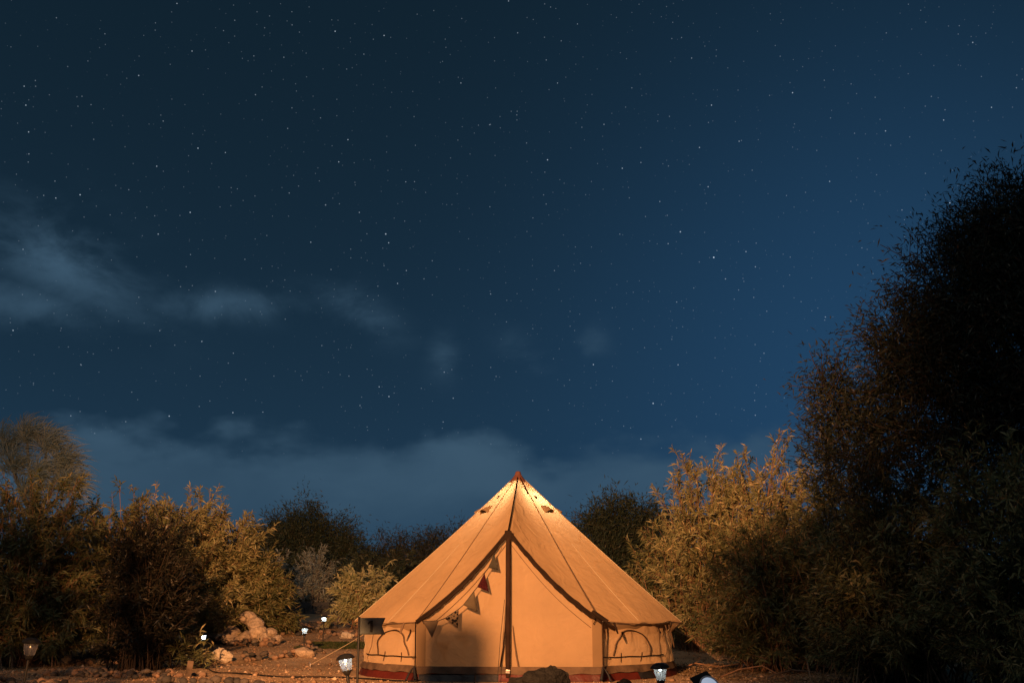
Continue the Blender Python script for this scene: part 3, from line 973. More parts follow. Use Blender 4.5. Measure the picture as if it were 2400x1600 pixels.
def roof_pt(a, t):
    e = ring(a)
    p0 = np.array([PEAK_R * math.sin(a), -PEAK_R * math.cos(a), PEAK_Z])
    p = p0 + (e - p0) * t
    sag = 0.05 * math.sin(PI * t)
    aa = abs(a)
    if aa < A0:
        sag *= 0.6 + 0.8 * math.sin(PI * aa / A0)
    else:
        for g0, g1 in zip(GUYS[:-1], GUYS[1:]):
            if aa <= g1 + 1e-6:
                break
        sag *= 0.75 + 0.6 * math.sin(PI * (aa - g0) / (g1 - g0))
    p[2] -= sag
    # tension folds running down the slope
    fold = 0.016 * math.sin(19 * a + 3 * t + math.sin(7 * a)) * t * t + 0.012 * math.sin(37 * a + 6 * t) * max(0, t - 0.5) + 0.007 * math.sin(14 * a) * math.exp(-((t - 0.12) / 0.12) ** 2)
    for g, amp in ((A0, 0.020), (GUYS[1], 0.030), (GUYS[2], 0.02)):
        dlt = (aa - g)
        if 0 < abs(dlt) < 0.42:
            fold += amp * math.sin(dlt * 30 * (1.25 - 0.45 * t)) * math.exp(-(dlt / 0.16) ** 2) * math.sin(PI * min(1, t * 1.02)) * t
    p[2] += fold
    return p


NA, NT_ = 288, 34
# the roof, two slopes joined at the ridge over the door
V, F = [], []
for i in range(NA):
    a = -PI + 2 * PI * i / NA
    for j in range(NT_):
        V.append(roof_pt(a, j / (NT_ - 1)))
for i in range(NA):
    i2 = (i + 1) % NA
    for j in range(NT_ - 1):
        F.append((i * NT_ + j, i * NT_ + j + 1, i2 * NT_ + j + 1, i2 * NT_ + j))
roof = mesh_obj('roof', V, F, M_CANVAS, TENT)


def roof_line(name, a, t0, t1, r, m, lift=0.006, n=22, parent=None):
    pts = [roof_pt(a, t0 + (t1 - t0) * k / n) + np.array([0, -0.004, lift]) for k in range(n + 1)]
    return tube(name, pts, r, m, parent or roof, 6)


roof_line('seam', 0.0, 0.0, 1.0, 0.011, M_DARKWEB, 0.010)
for s in (-1, 1):
    roof_line('seam', s * A0, 0.0, 0.99, 0.006, M_SEAM, 0.003)
    roof_line('seam', s * R(80), 0.0, 0.99, 0.006, M_SEAMLT, 0.002)
    roof_line('seam', s * R(50), 0.45, 0.985, 0.004, M_SEAMLT, 0.001)
    roof_line('seam', s * R(116), 0.0, 0.99, 0.006, M_SEAMLT, 0.002)
roof_line('seam', R(26), 0.0, 0.13, 0.010, M_DARKWEB, 0.008)
# hem along the door arch: dark webbing band under the roof edge
for s in (-1, 1):
    V, F = [], []
    n = 40
    for k in range(n + 1):
        e = ring(s * A0 * k / n)
        wv = 0.005 * math.sin(k * 1.3) + 0.004 * math.sin(k * 2.9)
        w = 0.062 if k < n * 0.85 else 0.062 * (1 - (k - n * 0.85) / (n * 0.15) * 0.6)
        V += [e + np.array([0, -0.012, 0.008]), e + np.array([-s * 0.012 * (k / n), -0.016 - wv * 0.3, -w - wv])]
    for k in range(n):
        F.append((2 * k, 2 * k + 2, 2 * k + 3, 2 * k + 1) if s > 0 else (2 * k, 2 * k + 1, 2 * k + 3, 2 * k + 2))
    o = mesh_obj('door_hem', V, F, M_DARKWEB, TENT)
    md = o.modifiers.new('thick', 'SOLIDIFY')
    md.thickness = 0.012
    # rolled binding on the roof edge
    tube('binding', [ring(s * A0 * k / n) + np.array([0, -0.02, 0.006]) for k in range(n + 1)], [0.016 + 0.008 * max(0, math.sin(k * 0.9)) * (1 if s > 0 else 0.3) for k in range(n + 1)], M_DARKWEB, o, 6)

# valance hanging from the eaves
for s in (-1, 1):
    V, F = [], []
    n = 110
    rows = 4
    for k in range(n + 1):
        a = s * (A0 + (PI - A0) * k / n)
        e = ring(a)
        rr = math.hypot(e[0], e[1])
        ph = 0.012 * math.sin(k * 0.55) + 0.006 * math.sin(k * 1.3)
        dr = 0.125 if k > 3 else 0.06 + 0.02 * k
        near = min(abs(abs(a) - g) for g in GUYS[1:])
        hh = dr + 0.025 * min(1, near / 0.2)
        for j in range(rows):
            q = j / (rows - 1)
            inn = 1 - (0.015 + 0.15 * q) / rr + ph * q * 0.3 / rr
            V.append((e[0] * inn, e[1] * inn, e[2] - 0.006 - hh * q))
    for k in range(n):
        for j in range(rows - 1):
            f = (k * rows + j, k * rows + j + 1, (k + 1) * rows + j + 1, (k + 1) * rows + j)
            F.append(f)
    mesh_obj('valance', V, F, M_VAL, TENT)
    tube('eave_binding', [ring(s * (A0 + (PI - A0) * k / n)) + np.array([0, 0, -0.004]) for k in range(n + 1)], 0.0065, M_SEAM, TENT, 5)

# walls (one panel each side of the door round to the back)
def wall_r(a, z):
    aa = abs(a)
    r = 2.38 + 0.05 * (0.8 - z) / 0.6
    sg = 1 if a > 0 else -1
    w = 0.012 * math.sin(31 * a + 9 * z) * math.sin(11 * a - 7 * z + 1.0) + 0.013 * math.sin(17 * a + 14 * z * sg) + 0.009 * math.sin(44 * a + 26 * z * sg + 2 * math.sin(5 * a))
    if aa < A0 + 0.05:
        w *= max(0, (aa - A0) / 0.05)
    return r + w


WZ0 = 0.19
walls = {}
for s in (-1, 1):
    V, F = [], []
    n, rows = 150, 12
    for k in range(n + 1):
        a = s * (A0 + 0.003 + (PI - A0 - 0.003) * k / n)
        for j in range(rows):
            z = WZ0 + (0.795 - WZ0) * j / (rows - 1)
            r = wall_r(a, z)
            if k < 6:
                r = r * (k / 6) + (1 - k / 6) * 2.56
            V.append((r * math.sin(a), -r * math.cos(a), z))
    for k in range(n):
        for j in range(rows - 1):
            F.append((k * rows + j, k * rows + j + 1, (k + 1) * rows + j + 1, (k + 1) * rows + j))
    w = mesh_obj('wall', V, F, M_WALL, TENT)
    walls[s] = w

    def wp(a, z, d=0.012):
        r = wall_r(a, z) + d
        if abs(a) < A0 + 6 * (PI - A0) / n:
            r = max(r, 2.52)
        return (r * math.sin(a), -r * math.cos(a), z)
    # window: arched zip, sill zip, toggles, tie straps
    ac = s * R(46)
    win = tube('window_arch', [wp(ac + s * R(9.3) * math.cos(q) * -1 + s * R(1.2) * math.sin(3 * q), 0.315 + 0.36 * math.sin(q) ** 0.8, 0.012) for q in np.linspace(0.02, PI - 0.02, 26)],
               [0.012 if q < 14 else 0.008 for q in range(26)], M_SEAM, w, 6)
    tube('window_arch_zip', [wp(ac + s * R(9.3) * math.cos(q) * -1 + s * R(1.2) * math.sin(3 * q), 0.315 + 0.36 * math.sin(q) ** 0.8, 0.024) for q in np.linspace(0.02, PI - 0.02, 26)], 0.006, M_DARKWEB, win, 5)
    tube('window_sill', [wp(s * (A0 + 0.01 + (R(66) - A0) * k / 20), 0.312 + 0.004 * math.sin(k), 0.016) for k in range(21)], 0.009, M_DARKWEB, w, 6)
    for aw in (40, 50):
        tube('toggle', [wp(s * R(aw), 0.24, 0.018), wp(s * R(aw), 0.31, 0.022), wp(s * R(aw + 0.3), 0.37, 0.018)], 0.005, M_DARKWEB, w, 5)
    # panel edge and seams
    tube('panel_edge', [(s * 1.305, -2.345 + 0.02 * math.sin(z * 5), z) for z in np.linspace(WZ0 - 0.01, 0.80, 10)], 0.010, M_DARKWEB, w, 6)
    tube('panel_seam', [wp(s * R(63 + 2.5 * (0.8 - z)), z, 0.008) for z in np.linspace(WZ0, 0.75, 8)], 0.005, M_SEAM, w, 5)
    tube('panel_seam', [wp(s * R(76), z, 0.006) for z in np.linspace(WZ0, 0.75, 8)], 0.004, M_SEAMLT, w, 5)

# straps holding eave to wall on the right
for (a, w_) in ((R(67), 0.010), (R(71), 0.012)):
    tube('wall_strap', [(2.46 * math.sin(a), -2.5 * math.cos(a) - 0.03, 0.74), (2.5 * math.sin(a + 0.02), -2.52 * math.cos(a + 0.02) - 0.03, 0.55), (2.5 * math.sin(a + 0.05), -2.52 * math.cos(a + 0.05) - 0.02, 0.42)], w_, M_SEAM, TENT, 5)

# door panel: two flaps meeting behind the pole
def door_y(x, z):
    q = abs(x) / 1.3
    y = -2.385 + 0.05 * q * q
    top = 2.0
    y += 0.015 * (z / top)
    fold = 0.010 * math.sin(13 * x + 1.2 * z) * (1 - z / 2.2) * (0.3 + 0.7 * q) + 0.012 * math.sin(7 * x * (1.4 - 0.3 * z) + 4 * z) * q
    return y + fold + 0.03


for s in (-1, 1):
    V, F = [], []
    n, rows = 44, 40
    for k in range(n + 1):
        x = 1.297 * k / n
        q = x / 1.30
        zt = (APEX + (CORN - APEX) * q)[2] - 0.10 * math.sin(PI * q) - 0.025
        zt = max(zt, WZ0 + 0.02)
        for j in range(rows):
            z = WZ0 + (zt - WZ0) * j / (rows - 1)
            V.append((s * x, door_y(s * x, z), z))
    for k in range(n):
        for j in range(rows - 1):
            F.append((k * rows + j, k * rows + j + 1, (k + 1) * rows + j + 1, (k + 1) * rows + j))
    dflap = mesh_obj('door_flap', V, F, M_WALL, TENT)
    # reinforced strip at the outer edge
    V, F = [], []
    for j in range(16):
        z = WZ0 + (0.78 - WZ0) * j / 15
        for xx in (1.16, 1.29):
            V.append((s * xx, door_y(s * xx, z) - 0.018, z + (0.16 if xx < 1.2 else 0) * (j / 15)))
    for j in range(15):
        F.append((2 * j, 2 * j + 1, 2 * j + 3, 2 * j + 2))
    mesh_obj('door_edge_strip', V, F, M_VAL, dflap)
    # zip seam parallel to the arch
    pts = []
    for k in range(31):
        q = 0.02 + 0.96 * k / 30
        p = APEX + (CORN - APEX) * q
        x = p[0] - 0.10 * (0.3 + q)
        z = p[2] - 0.10 * math.sin(PI * q) - 0.10
        pts.append((s * max(x, 0.03), door_y(s * x, z) - 0.012, z))
    tube('door_zip', pts, 0.0045, M_SEAM, dflap, 5)
# cord left of the pole; the right strip stands in for a shadow
tube('door_cord_and_shade', [(-0.03, -2.41, 1.0), (-0.045, -2.41, 0.7), (-0.07, -2.41, 0.45), (-0.11, -2.41, 0.2)], [0.006, 0.009, 0.012, 0.014], M_POLE, TENT, 6)
tube('door_cord_and_shade', [(0.06, -2.40, 0.75), (0.08, -2.40, 0.55), (0.11, -2.40, 0.35), (0.14, -2.40, 0.2)], [0.005, 0.009, 0.011, 0.012], M_SEAM, TENT, 6)
# poles
tube('door_pole', [(0.0, -2.445, 0.06), (-0.004, -2.442, 0.3), (0, -2.44, 1.0), (0, -2.44, 1.7), (0, -2.425, 1.98)], [0.030, 0.036, 0.036, 0.036, 0.030], M_POLE, TENT, 12)
tube('center_pole', [(0, 0, 0), (0, 0, 1.5), (0, 0, 3.1)], 0.022, M_STEEL, TENT, 10)
box('door_buckle', (0.0, -2.49, 0.14), (0.06, 0.02, 0.05), M_STEEL, TENT, Euler((0.1, 0.1, 0)), 0.005)
box('apex_patch', (0.0, -2.44, 1.98), (0.10, 0.05, 0.14), M_DARKWEB, TENT, Euler((0.2, 0, 0)), 0.02)
# peak cap
cap = lathe('peak_cap', [(0.155, 2.985), (0.150, 3.0), (0.105, 3.055), (0.066, 3.105), (0.05, 3.135), (0.044, 3.165), (0.03, 3.18), (0, 3.185)], M_CAP, TENT, 18)
# ventilation hoods near the peak and stitched patches above them
for a in (R(52), R(-52), R(92), R(-92), R(150), R(-150)):
    t0 = 0.235
    c = roof_pt(a, t0)
    dn = unit(roof_pt(a, t0 + 0.05) - roof_pt(a, t0 - 0.05))
    tang = unit(roof_pt(a + 0.05, t0) - roof_pt(a - 0.05, t0))
    nrm = np.cross(tang, dn)
    if nrm[2] < 0:
        nrm = -nrm
    V, F = [], []
    m_ = 10
    for k in range(m_ + 1):
        q = PI * k / m_
        edge_ = c + tang * 0.105 * math.cos(q) + nrm * (0.082 * math.sin(q) + 0.004) + dn * 0.03
        back = c + tang * 0.072 * math.cos(q) + nrm * 0.004 - dn * (0.16)
        mid_ = (edge_ + back) / 2 + nrm * 0.014 * math.sin(q)
        V += [edge_, mid_, back]
    for k in range(m_):
        F += [(3 * k, 3 * k + 1, 3 * k + 4, 3 * k + 3), (3 * k + 1, 3 * k + 2, 3 * k + 5, 3 * k + 4)]
    hood = mesh_obj('vent_hood', V, F, M_VAL, TENT)
    # dark mesh opening under the hood
    V = [c + tang * 0.092 * math.cos(PI * k / m_) + nrm * (0.066 * math.sin(PI * k / m_) + 0.005) + dn * 0.012 for k in range(m_ + 1)]
    mesh_obj('vent_mesh', V, [tuple(range(m_ + 1))], M_DARKWEB, hood, False)
    c2 = roof_pt(a * 0.93, 0.135)
    dn2 = unit(roof_pt(a * 0.93, 0.15) - roof_pt(a * 0.93, 0.12))
    n2 = np.cross(tang, dn2)
    n2 = -n2 if n2[2] < 0 else n2
    mesh_obj('vent_patch', [c2 + tang * u_ * 0.035 + dn2 * v_ * 0.035 + n2 * 0.010 for u_, v_ in ((-1, -1), (1, -1), (1, 1), (-1, 1))], [(0, 1, 2, 3)], M_SEAM, TENT, False)

# mud flap and groundsheet round the base
def base_pt(a, r_off):
    aa = abs(a)
    s = 1 if a >= 0 else -1
    if aa <= A0:
        q = aa / A0
        x = 1.3 * q
        return np.array([s * x, -2.39 + 0.05 * q * q - r_off, 0])
    r = 2.43 + 0.13 * math.exp(-((aa - A0) / 0.08) ** 2)
    return np.array([s * (r + r_off) * math.sin(aa), -(r + r_off) * math.cos(aa), 0])


def skirt(name, a_0, a_1, zt, zb, ro_t, ro_b, m, parent, n=80, wav=0.012, seed=0):
    V, F = [], []
    rows = 5
    for k in range(n + 1):
        a = a_0 + (a_1 - a_0) * k / n
        for j in range(rows):
            q = j / (rows - 1)
            ww = wav * (math.sin(23 * a + seed + 3 * q) * 0.6 + math.sin(47 * a + 2 * seed)) * q
            p = base_pt(a, ro_t + (ro_b - ro_t) * q + ww * 0.6)
            V.append((p[0], p[1], zt + (zb - zt) * q + ww * (0.5 if zb > 0.02 else 0)))
    for k in range(n):
        for j in range(rows - 1):
            F.append((k * rows + j, k * rows + j + 1, (k + 1) * rows + j + 1, (k + 1) * rows + j))
    return mesh_obj(name, V, F, m, parent)


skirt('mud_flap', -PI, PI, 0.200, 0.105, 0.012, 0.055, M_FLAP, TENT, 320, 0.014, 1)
gsh = skirt('groundsheet', -PI, PI, 0.125, 0.0, 0.02, 0.075, M_RED, TENT, 320, 0.012, 4)
skirt('groundsheet_dark', R(-28), R(-3), 0.108, 0.002, 0.028, 0.085, M_NAVY, gsh, 60, 0.012, 4)  # dark strip painting the cast shadow onto the red groundsheet
skirt('groundsheet_dark', R(47), R(55), 0.10, 0.01, 0.040, 0.088, M_NAVY, gsh, 30, 0.012, 4)
# groundsheet floor
V = [(base_pt(-PI + 2 * PI * k / 64, 0.0)[0], base_pt(-PI + 2 * PI * k / 64, 0.0)[1], 0.02) for k in range(64)]
mesh_obj('floor_sheet', V, [tuple(range(64))], M_FLAP, TENT, False)
# buckled straps at the two door corners
for s in (-1, 1):
    tube('corner_strap', [(s * 1.30, -2.42, 0.2), (s * 1.29, -2.46, 0.12), (s * 1.27, -2.50, 0.03)], [0.014, 0.02, 0.026], M_NAVY, TENT, 6)
    tube('corner_strap', [(s * 1.32, -2.44, 0.18), (s * 1.37, -2.48, 0.10), (s * 1.40, -2.52, 0.02)], [0.008, 0.014, 0.016], M_NAVY, TENT, 6)
    # ties hanging at the end of the arch
    e = ring(s * A0)
    tube('door_tie', [e + np.array([-s * 0.10, -0.03, 0.10]), e + np.array([-s * 0.09, -0.04, 0.02]), e + np.array([-s * 0.12, -0.04, -0.03])], 0.008, M_DARKWEB, TENT, 5)
    tube('door_tie', [e + np.array([s * 0.16, -0.05, -0.01]), e + np.array([s * 0.19, -0.05, -0.09]), e + np.array([s * 0.215, -0.05, -0.16])], [0.016, 0.020, 0.012], M_DARKWEB if s > 0 else M_SEAM, TENT, 6)
tube('rolled_flap', [ring(A0 * q) + np.array([0.02, -0.05, 0.03]) for q in (0.88, 0.93, 0.98)] + [ring(A0) + np.array([0.08, -0.06, 0.0])], [0.022, 0.032, 0.034, 0.026], M_DARKWEB, TENT, 8)

# guy ropes and pegs
for s in (-1, 1):
    for g, ln in ((R(116), 1.6), (R(148), 1.6)):
        e = ring(s * g)
        o_ = np.array([math.sin(s * g), -math.cos(s * g), 0])
        end = e + o_ * ln
        wx = 0.10 + end[0] * math.cos(R(-3.6)) - end[1] * math.sin(R(-3.6))
        wy = 18.3 + end[0] * math.sin(R(-3.6)) + end[1] * math.cos(R(-3.6))
        end[2] = float(gz(wx, wy)) + 0.03
        tube('guy_rope', [e, e * 0.5 + end * 0.5 - np.array([0, 0, 0.015]), end], 0.006, M_ROPE, TENT, 5)
        tube('peg', [end + np.array([0, 0, -0.08]), end + np.array([0, 0, 0.03]), end + o_ * 0.03 + np.array([0, 0, 0.05])], 0.008, M_STEEL, TENT, 6)
for (a, d) in ((R(88), 0.35), (R(-86), 0.3), (R(-10), 0.28)):
    p = base_pt(a, d)
    tube('peg', [(p[0], p[1], -0.05), (p[0] + 0.01, p[1], 0.10), (p[0] + 0.015, p[1], 0.13)], 0.012, M_BLACK, TENT, 6)
tube('guy_rope', [(-0.05, -2.44, 1.1), (-0.10, -2.52, 0.6), (-0.13, -2.68, 0.02)], 0.004, M_CABLE, TENT, 5)


# lantern bulb hanging near the top of the pole inside the tent
def b_bulb(nt, out):
    e = N(nt, 'ShaderNodeEmission')
    e.inputs['Color'].default_value = (1, 0.86, 0.66, 1)
    e.inputs['Strength'].default_value = 12
    nt.links.new(e.outputs[0], out.inputs['Surface'])


M_BULB = mat('bulb_glow', b_bulb)
pend = thing('pendant_lamp', 'lamp hanging at the top of the tent pole inside the canvas', 'lamp', (0.10, 18.3, 2.62))
lathe('bulb', [(0, -0.05), (0.035, -0.035), (0.045, 0.0), (0.03, 0.035), (0.015, 0.06), (0, 0.062)], M_BULB, pend, 12, (0.12, -0.05, 0))
tube('flex', [(0.12, -0.05, 0.06), (0.10, -0.04, 0.2), (0.03, -0.01, 0.36)], 0.005, M_CABLE, pend, 5)
pl = bpy.data.lights.new('bulb_light', 'POINT')
pl.energy = 85
pl.color = (1.0, 0.74, 0.50)
pl.shadow_soft_size = 0.06
plo = bpy.data.objects.new('bulb_light', pl)
link(plo, pend)
plo.location = (0.12, -0.05, -0.14)

fl2 = thing('fill_lantern', 'unseen lamp added on the tent floor to warm the canvas from inside', 'lantern', (0.5, 18.9, 0.02))
lathe('base', [(0.09, 0.0), (0.09, 0.03), (0.05, 0.05)], M_BLACK, fl2, 12)
lathe('mantle', [(0.05, 0.05), (0.06, 0.12), (0.06, 0.24), (0.04, 0.28), (0, 0.29)], M_BULB, fl2, 12)
tube('bail', [(-0.07, 0, 0.2), (-0.05, 0, 0.34), (0, 0, 0.38), (0.05, 0, 0.34), (0.07, 0, 0.2)], 0.004, M_STEEL, fl2, 5)
l2 = bpy.data.lights.new('fill_light', 'POINT')  # fill added inside to warm the canvas and soften the door shadow
l2.energy = 100
l2.color = (1.0, 0.50, 0.20)
l2.shadow_soft_size = 0.12
l2o = link(bpy.data.objects.new('fill_light', l2), fl2)
l2o.location = (0, 0, 0.55)

# ------------------------------------------------------------------ bunting across the door arch
def b_pat(c1, c2, scale):
    def b(nt, out):
        t = N(nt, 'ShaderNodeTexCoord')
        v = N(nt, 'ShaderNodeTexVoronoi')
        v.inputs['Scale'].default_value = scale
        nt.links.new(t.outputs['Object'], v.inputs['Vector'])
        p = N(nt, 'ShaderNodeBsdfDiffuse')
        nt.links.new(ramp(nt, v.outputs['Distance'], [(0.42, c1), (0.5, c2)]), p.inputs['Color'])
        nt.links.new(p.outputs[0], out.inputs['Surface'])
    return b


BM = [simple('pennant_grey', (0.030, 0.028, 0.022), 0.9, 0.15), mat('pennant_red', b_pat((0.022, 0.006, 0.008), (0.040, 0.009, 0.012), 60)), simple('pennant_olive', (0.07, 0.055, 0.035), 0.9, 0.15),
      mat('pennant_print', b_pat((0.012, 0.012, 0.014), (0.16, 0.12, 0.08), 26)), simple('pennant_tan', (0.13, 0.095, 0.06), 0.9, 0.15)]
bt = thing('bunting', 'string of five triangular pennants hanging along the left door arch', 'bunting', (0, 15.76, 0))


def pz(u, v, Y=15.76):
    # place on the plane in front of the door, from measured picture offsets
    th = R(PITCH)
    a = (u - 1200) / 2600
    b_ = (800 - v) / 2600
    d = Vector((a, math.cos(th) - b_ * math.sin(th), math.sin(th) + b_ * math.cos(th)))
    return Vector((d.x * Y / d.y, 0, CAM_H + d.z * Y / d.y))


def zz(x, y):
    return pz(800 + x / 2.8, 1060 + y / 2.8)


cord = [zz(*p) for p in ((1035, 600), (1005, 662), (965, 757), (940, 792), (893, 882), (872, 907), (800, 1000), (770, 1026), (678, 1087), (640, 1102), (535, 1108))]
cord = [(p.x, 0.01 * math.sin(i), p.z) for i, p in enumerate(cord)]
tube('cord', cord, 0.006, M_CABLE, bt, 5)
for i, tri in enumerate([((1005, 662), (965, 757), (1027, 768)), ((940, 792), (893, 882), (968, 912)), ((872, 907), (800, 1000), (893, 1042)), ((770, 1026), (678, 1087), (765, 1150)), ((640, 1102), (537, 1108), (596, 1215))]):
    p = [zz(*q) for q in tri]
    V, F = [], []
    n = 6
    for r_ in range(n + 1):
        for c_ in range(n + 1 - r_):
            a_, b_ = r_ / n, c_ / n
            q = p[0] * (1 - a_ - b_) + p[1] * b_ + p[2] * a_
            V.append((q.x, -0.008 + 0.02 * math.sin(5 * b_ + i) * a_, q.z))
    idx = {}
    c0 = 0
    for r_ in range(n + 1):
        for c_ in range(n + 1 - r_):
            idx[(r_, c_)] = c0
            c0 += 1
    for r_ in range(n):
        for c_ in range(n - r_):
            F.append((idx[(r_, c_)], idx[(r_ + 1, c_)], idx[(r_, c_ + 1)]))
            if c_ < n - r_ - 1:
                F.append((idx[(r_ + 1, c_)], idx[(r_ + 1, c_ + 1)], idx[(r_, c_ + 1)]))
    pn = mesh_obj('pennant', V, F, BM[i], bt)
    sm = pn.modifiers.new('thick', 'SOLIDIFY')
    sm.thickness = 0.003

# ------------------------------------------------------------------ numbered flag on a pole
fs = thing('flag_sign', 'small swallow-tailed slate flag numbered 1 on a black pole', 'sign', (-1.67, 12.5, 0))
tube('pole', [(0, 0, -0.1), (0, 0, 0.4), (0, 0, 0.885)], 0.0135, M_BLACK, fs, 10)
F_ = [(0.012, 0.875), (0.288, 0.872), (0.252, 0.79), (0.283, 0.70), (0.012, 0.697)]
V, F = [], []
nx, nz_ = 16, 8
for i in range(nx + 1):
    for j in range(nz_ + 1):
        q = j / nz_
        xr = 0.012 + (0.276 if True else 0) * i / nx
        notch = 0.036 * (1 - abs(2 * q - 1)) * (i / nx)
        V.append((xr - notch, -0.004 + 0.006 * math.sin(i * 0.7), 0.697 + 0.177 * q))
for i in range(nx):
    for j in range(nz_):
        F.append((i * (nz_ + 1) + j, (i + 1) * (nz_ + 1) + j, (i + 1) * (nz_ + 1) + j + 1, i * (nz_ + 1) + j + 1))
fo = mesh_obj('flag', V, F, M_FLAG, fs)
fo.modifiers.new('thick', 'SOLIDIFY').thickness = 0.004
box('numeral', (0.136, -0.014, 0.785), (0.026, 0.004, 0.122), M_INK, fs)
mesh_obj('numeral_serif', [(0.123, -0.0165, 0.846), (0.123, -0.0165, 0.815), (0.098, -0.0165, 0.805), (0.098, -0.0165, 0.825)], [(0, 1, 2, 3)], M_INK, fs, False)

# ------------------------------------------------------------------ path lanterns
def b_glass(nt, out):
    n = noise_tex(nt, 55, 2)
    d = N(nt, 'ShaderNodeBsdfTranslucent')
    d.inputs['Color'].default_value = (0.88, 0.90, 0.86, 1)
    g = N(nt, 'ShaderNodeBsdfGlossy')
    g.inputs['Roughness'].default_value = 0.12
    g.inputs['Color'].default_value = (0.8, 0.8, 0.8, 1)
    nt.links.new(bump(nt, n.outputs['Fac'], 0.8, 0.01), g.inputs['Normal'])
    t = N(nt, 'ShaderNodeBsdfTransparent')
    t.inputs['Color'].default_value = (0.93, 0.95, 0.94, 1)
    m1 = N(nt, 'ShaderNodeMixShader')
    m1.inputs[0].default_value = 0.45
    nt.links.new(d.outputs[0], m1.inputs[1])
    nt.links.new(t.outputs[0], m1.inputs[2])
    m2 = N(nt, 'ShaderNodeMixShader')
    m2.inputs[0].default_value = 0.12
    nt.links.new(m1.outputs[0], m2.inputs[1])
    nt.links.new(g.outputs[0], m2.inputs[2])
    nt.links.new(m2.outputs[0], out.inputs['Surface'])


M_GLASS = mat('lantern_glass', b_glass)


def b_led(strength):
    def b(nt, out):
        e = N(nt, 'ShaderNodeEmission')
        e.inputs['Color'].default_value = (0.85, 0.97, 1.0, 1)
        e.inputs['Strength'].default_value = strength
        nt.links.new(e.outputs[0], out.inputs['Surface'])
    return b


M_LED = mat('led_glow', b_led(14))
M_LEDOFF = simple('led_off', (0.6, 0.6, 0.55), 0.4, 0.05)


def lantern(label, x, y, top, tilt, power, w=0.14, zrot=0.3, lit=True, square=True):
    z0 = float(gz(x, y))
    t = thing('path_lantern', label, 'lantern', (x, y, z0), (tilt[1], tilt[0], 0), 'solar path lanterns')
    k = w / 0.14
    h = top
    hb = h - 0.175 * k
    r = 0.060 * k
    o = lathe('glass', [(r * 0.80, hb), (r * 1.00, hb + 0.06 * k), (r * 1.16, hb + 0.118 * k)], M_GLASS, t, 16, smooth=True)
    for i in range(4):
        a = zrot + i * PI / 2
        tube('rib', [(r * 0.82 * math.cos(a), r * 0.82 * math.sin(a), hb), (r * 1.02 * math.cos(a), r * 1.02 * math.sin(a), hb + 0.06 * k), (r * 1.18 * math.cos(a), r * 1.18 * math.sin(a), hb + 0.118 * k)], 0.0028, M_GLASS, o, 5)
    c = lathe('cap', [(0.070 * k, h - 0.060 * k), (0.098 * k, h - 0.058 * k), (0.102 * k, h - 0.048 * k), (0.080 * k, h - 0.022 * k), (0.048 * k, h - 0.004 * k), (0.0, h)], M_BLACK, t, 8, smooth=False)
    lathe('collar', [(0.020 * k, hb - 0.05 * k), (0.036 * k, hb - 0.03 * k), (0.050 * k, hb - 0.004 * k), (0.050 * k, hb)], M_BLACK, t, 12)
    tube('stake', [(0, 0, -0.08), (0, 0, hb * 0.5), (0, 0, hb - 0.03 * k)], [0.008, 0.014, 0.016], M_BLACK, t, 8)
    lathe('led', [(0, h - 0.085 * k), (0.009, h - 0.080 * k), (0.012, h - 0.070 * k), (0.012, h - 0.058 * k)], M_LED if lit else M_LEDOFF, t, 8)
    if power > 0:
        l = bpy.data.lights.new('led_light', 'POINT')
        l.energy = power
        l.color = (0.86, 0.97, 1.0)
        l.shadow_soft_size = 0.012
        lo = link(bpy.data.objects.new('led_light', l), t)
        lo.location = (0, 0, h - 0.098 * k)
    return t


lantern('tilted solar path lantern glowing white beside the numbered flag', -1.42, 10.4, 0.56, (-0.17, -0.05), 0.05, 0.12)
lantern('solar path lantern at the lower right in front of the tent wall', 1.36, 10.4, 0.50, (-0.07, 0.05), 0.022, 0.12)
lantern('lit path lantern at the end of the cobble border left of the tent', -3.98, 22.0, 0.56, (0.0, 0.0), 0.16, 0.12)
lantern('lit path lantern farthest back by the lawn, with a bright sparkle', -4.2, 25.5, 0.56, (0.02, 0.0), 0.25, 0.11)
lantern('lit lantern mostly hidden behind the leaves of the dark shrub', -5.75, 21.4, 0.50, (0.0, 0.0), 1.4, 0.09)
lantern('dim unlit lantern at the far left in the shade', -5.45, 12.9, 0.66, (0.09, 0.0), 0.0, 0.15, lit=False)

# ------------------------------------------------------------------ solar spot light in the foreground
sp = thing('solar_spotlight', 'solar spotlight with pale round head and tilted black panel at the bottom edge', 'spotlight', (1.70, 10.0, 0), (0, 0, 0))


def b_refl(nt, out):
    p = N(nt, 'ShaderNodeBsdfPrincipled')
    p.inputs['Base Color'].default_value = (0.62, 0.68, 0.85, 1)
    p.inputs['Roughness'].default_value = 0.25
    p.inputs['Emission Color'].default_value = (0.65, 0.78, 1.0, 1)
    p.inputs['Emission Strength'].default_value = 0.45
    n = noise_tex(nt, 30, 2)
    nt.links.new(bump(nt, n.outputs['Fac'], 0.3, 0.004), p.inputs['Normal'])
    nt.links.new(p.outputs[0], out.inputs['Surface'])


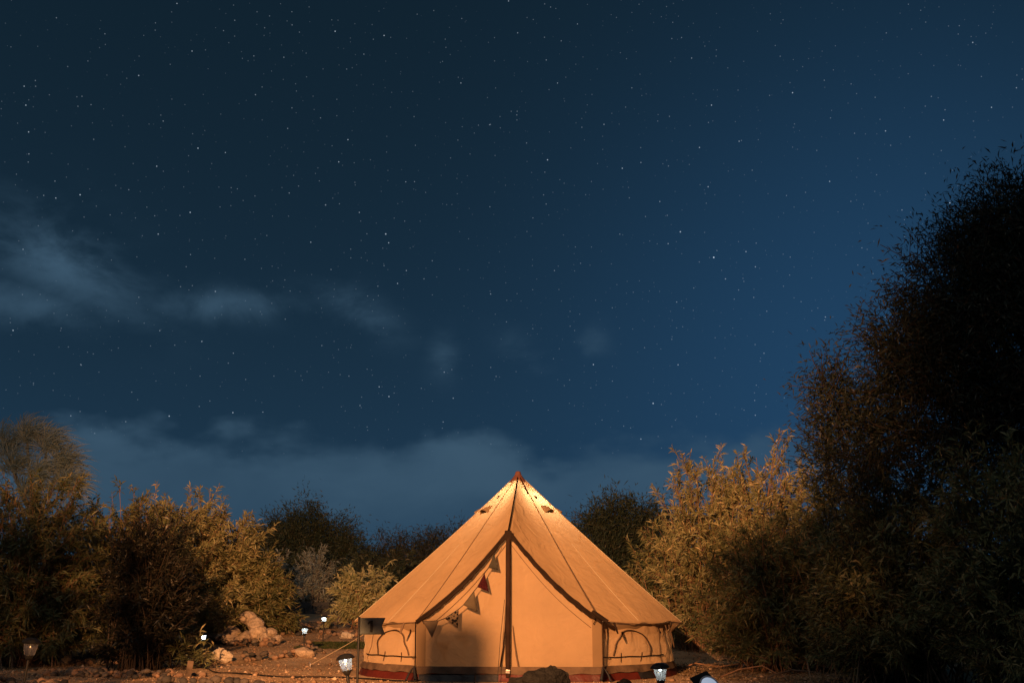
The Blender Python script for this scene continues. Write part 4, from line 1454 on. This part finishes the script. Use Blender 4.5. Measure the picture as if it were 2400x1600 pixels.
M_REFL = mat('spot_reflector', b_refl)
M_RIM = simple('pale_plastic_rim', (0.55, 0.60, 0.70), 0.35, 0.08)
tube('stake', [(0, 0.05, -0.1), (0, 0.05, 0.15), (0, 0.05, 0.29)], 0.013, M_BLACK, sp, 8)
prof_out = [(0.030, -0.12), (0.055, -0.10), (0.078, -0.04), (0.088, 0.0)]
hd = lathe('head', prof_out, M_BLACK, sp, 28)
rim = lathe('rim', [(0.080, 0.0), (0.092, 0.0), (0.094, 0.012), (0.084, 0.018), (0.078, 0.006)], M_RIM, hd, 28)
rf = lathe('reflector', [(0.079, 0.008), (0.060, -0.018), (0.03, -0.036), (0.0, -0.042)], M_REFL, hd, 28)
hd.location = (0.0, -0.02, 0.318)
hd.rotation_euler = (R(58), 0, R(18))
box('solar_panel', (-0.045, 0.10, 0.372), (0.17, 0.12, 0.014), M_BLACK, sp, Euler((R(35), R(-22), R(10))), 0.004)
tube('bracket', [(0, 0.05, 0.27), (-0.03, 0.08, 0.33), (-0.04, 0.10, 0.365)], 0.008, M_BLACK, sp, 6)
tube('wire', [(-0.05, 0.06, 0.33), (-0.13, 0.02, 0.27), (-0.16, 0.0, 0.14)], 0.004, M_CABLE, sp, 5)

# ------------------------------------------------------------------ power cable on the sand
pts = [(-5.35, 19.3), (-5.1, 19.15), (-4.85, 18.6), (-4.5, 17.9), (-4.0, 17.4), (-3.5, 17.15), (-3.0, 17.0), (-2.5, 16.75), (-2.2, 16.55), (-1.9, 16.3), (-1.6, 16.0), (-1.35, 15.85), (-1.24, 15.9)]
fine = []
P = np.array(pts)
for i in range(len(P) - 1):
    for k in range(6):
        q = P[i] + (P[i + 1] - P[i]) * k / 6
        fine.append(G(q[0], q[1] + 0.02 * math.sin(i * 2 + k), 0.014))
o = tube('power_cable', fine, 0.011, M_CABLE, None, 6)
tag(o, 'black cable snaking across the sand to the left corner of the tent', 'cable')

# ------------------------------------------------------------------ out of frame: the flood light's post and a board added to cast the door shadow
fp = thing('flood_light_post', 'flood light on a post out of frame behind the camera', 'lamp post', (FLOOD.x, FLOOD.y - 0.25, 0))
tube('post', [(0, 0, -0.1), (0, 0, 1.5), (0, 0, 4.45)], 0.04, M_BLACK, fp, 10)
box('lamp_head', (0, 0.10, 4.43), (0.30, 0.10, 0.24), M_BLACK, fp, Euler((R(4), 0, R(-6))), 0.015)
nb = thing('shadow_board', 'rounded wooden board added out of frame to cast the shadow on the tent door', 'board', (-2.75, 3.0, 0))
bm = bmesh.new()
pr = []
w2, z_lo, z_hi, rc = 0.095, 3.50, 3.725, 0.05
for (cx, cz, a0_) in ((w2 - rc, z_hi - rc, 0), (-w2 + rc, z_hi - rc, 90), (-w2 + rc, z_lo + rc, 180), (w2 - rc, z_lo + rc, 270)):
    for k in range(7):
        a = R(a0_ + 15 * k)
        pr.append((cx + rc * math.cos(a), cz + rc * math.sin(a)))
vs_ = [bm.verts.new((x, -0.015, z)) for x, z in pr]
f0 = bm.faces.new(vs_)
ex = bmesh.ops.extrude_face_region(bm, geom=[f0])
for v in ex['geom']:
    if isinstance(v, bmesh.types.BMVert):
        v.co.y += 0.03
bmesh.ops.recalc_face_normals(bm, faces=bm.faces[:])
me = bpy.data.meshes.new('board')
bm.to_mesh(me)
bm.free()
me.materials.append(M_WOOD)
link(bpy.data.objects.new('board', me), nb)
tube('post', [(0, 0.04, -0.1), (0, 0.04, 1.8), (0, 0.04, 3.56)], 0.03, M_WOOD, nb, 8)
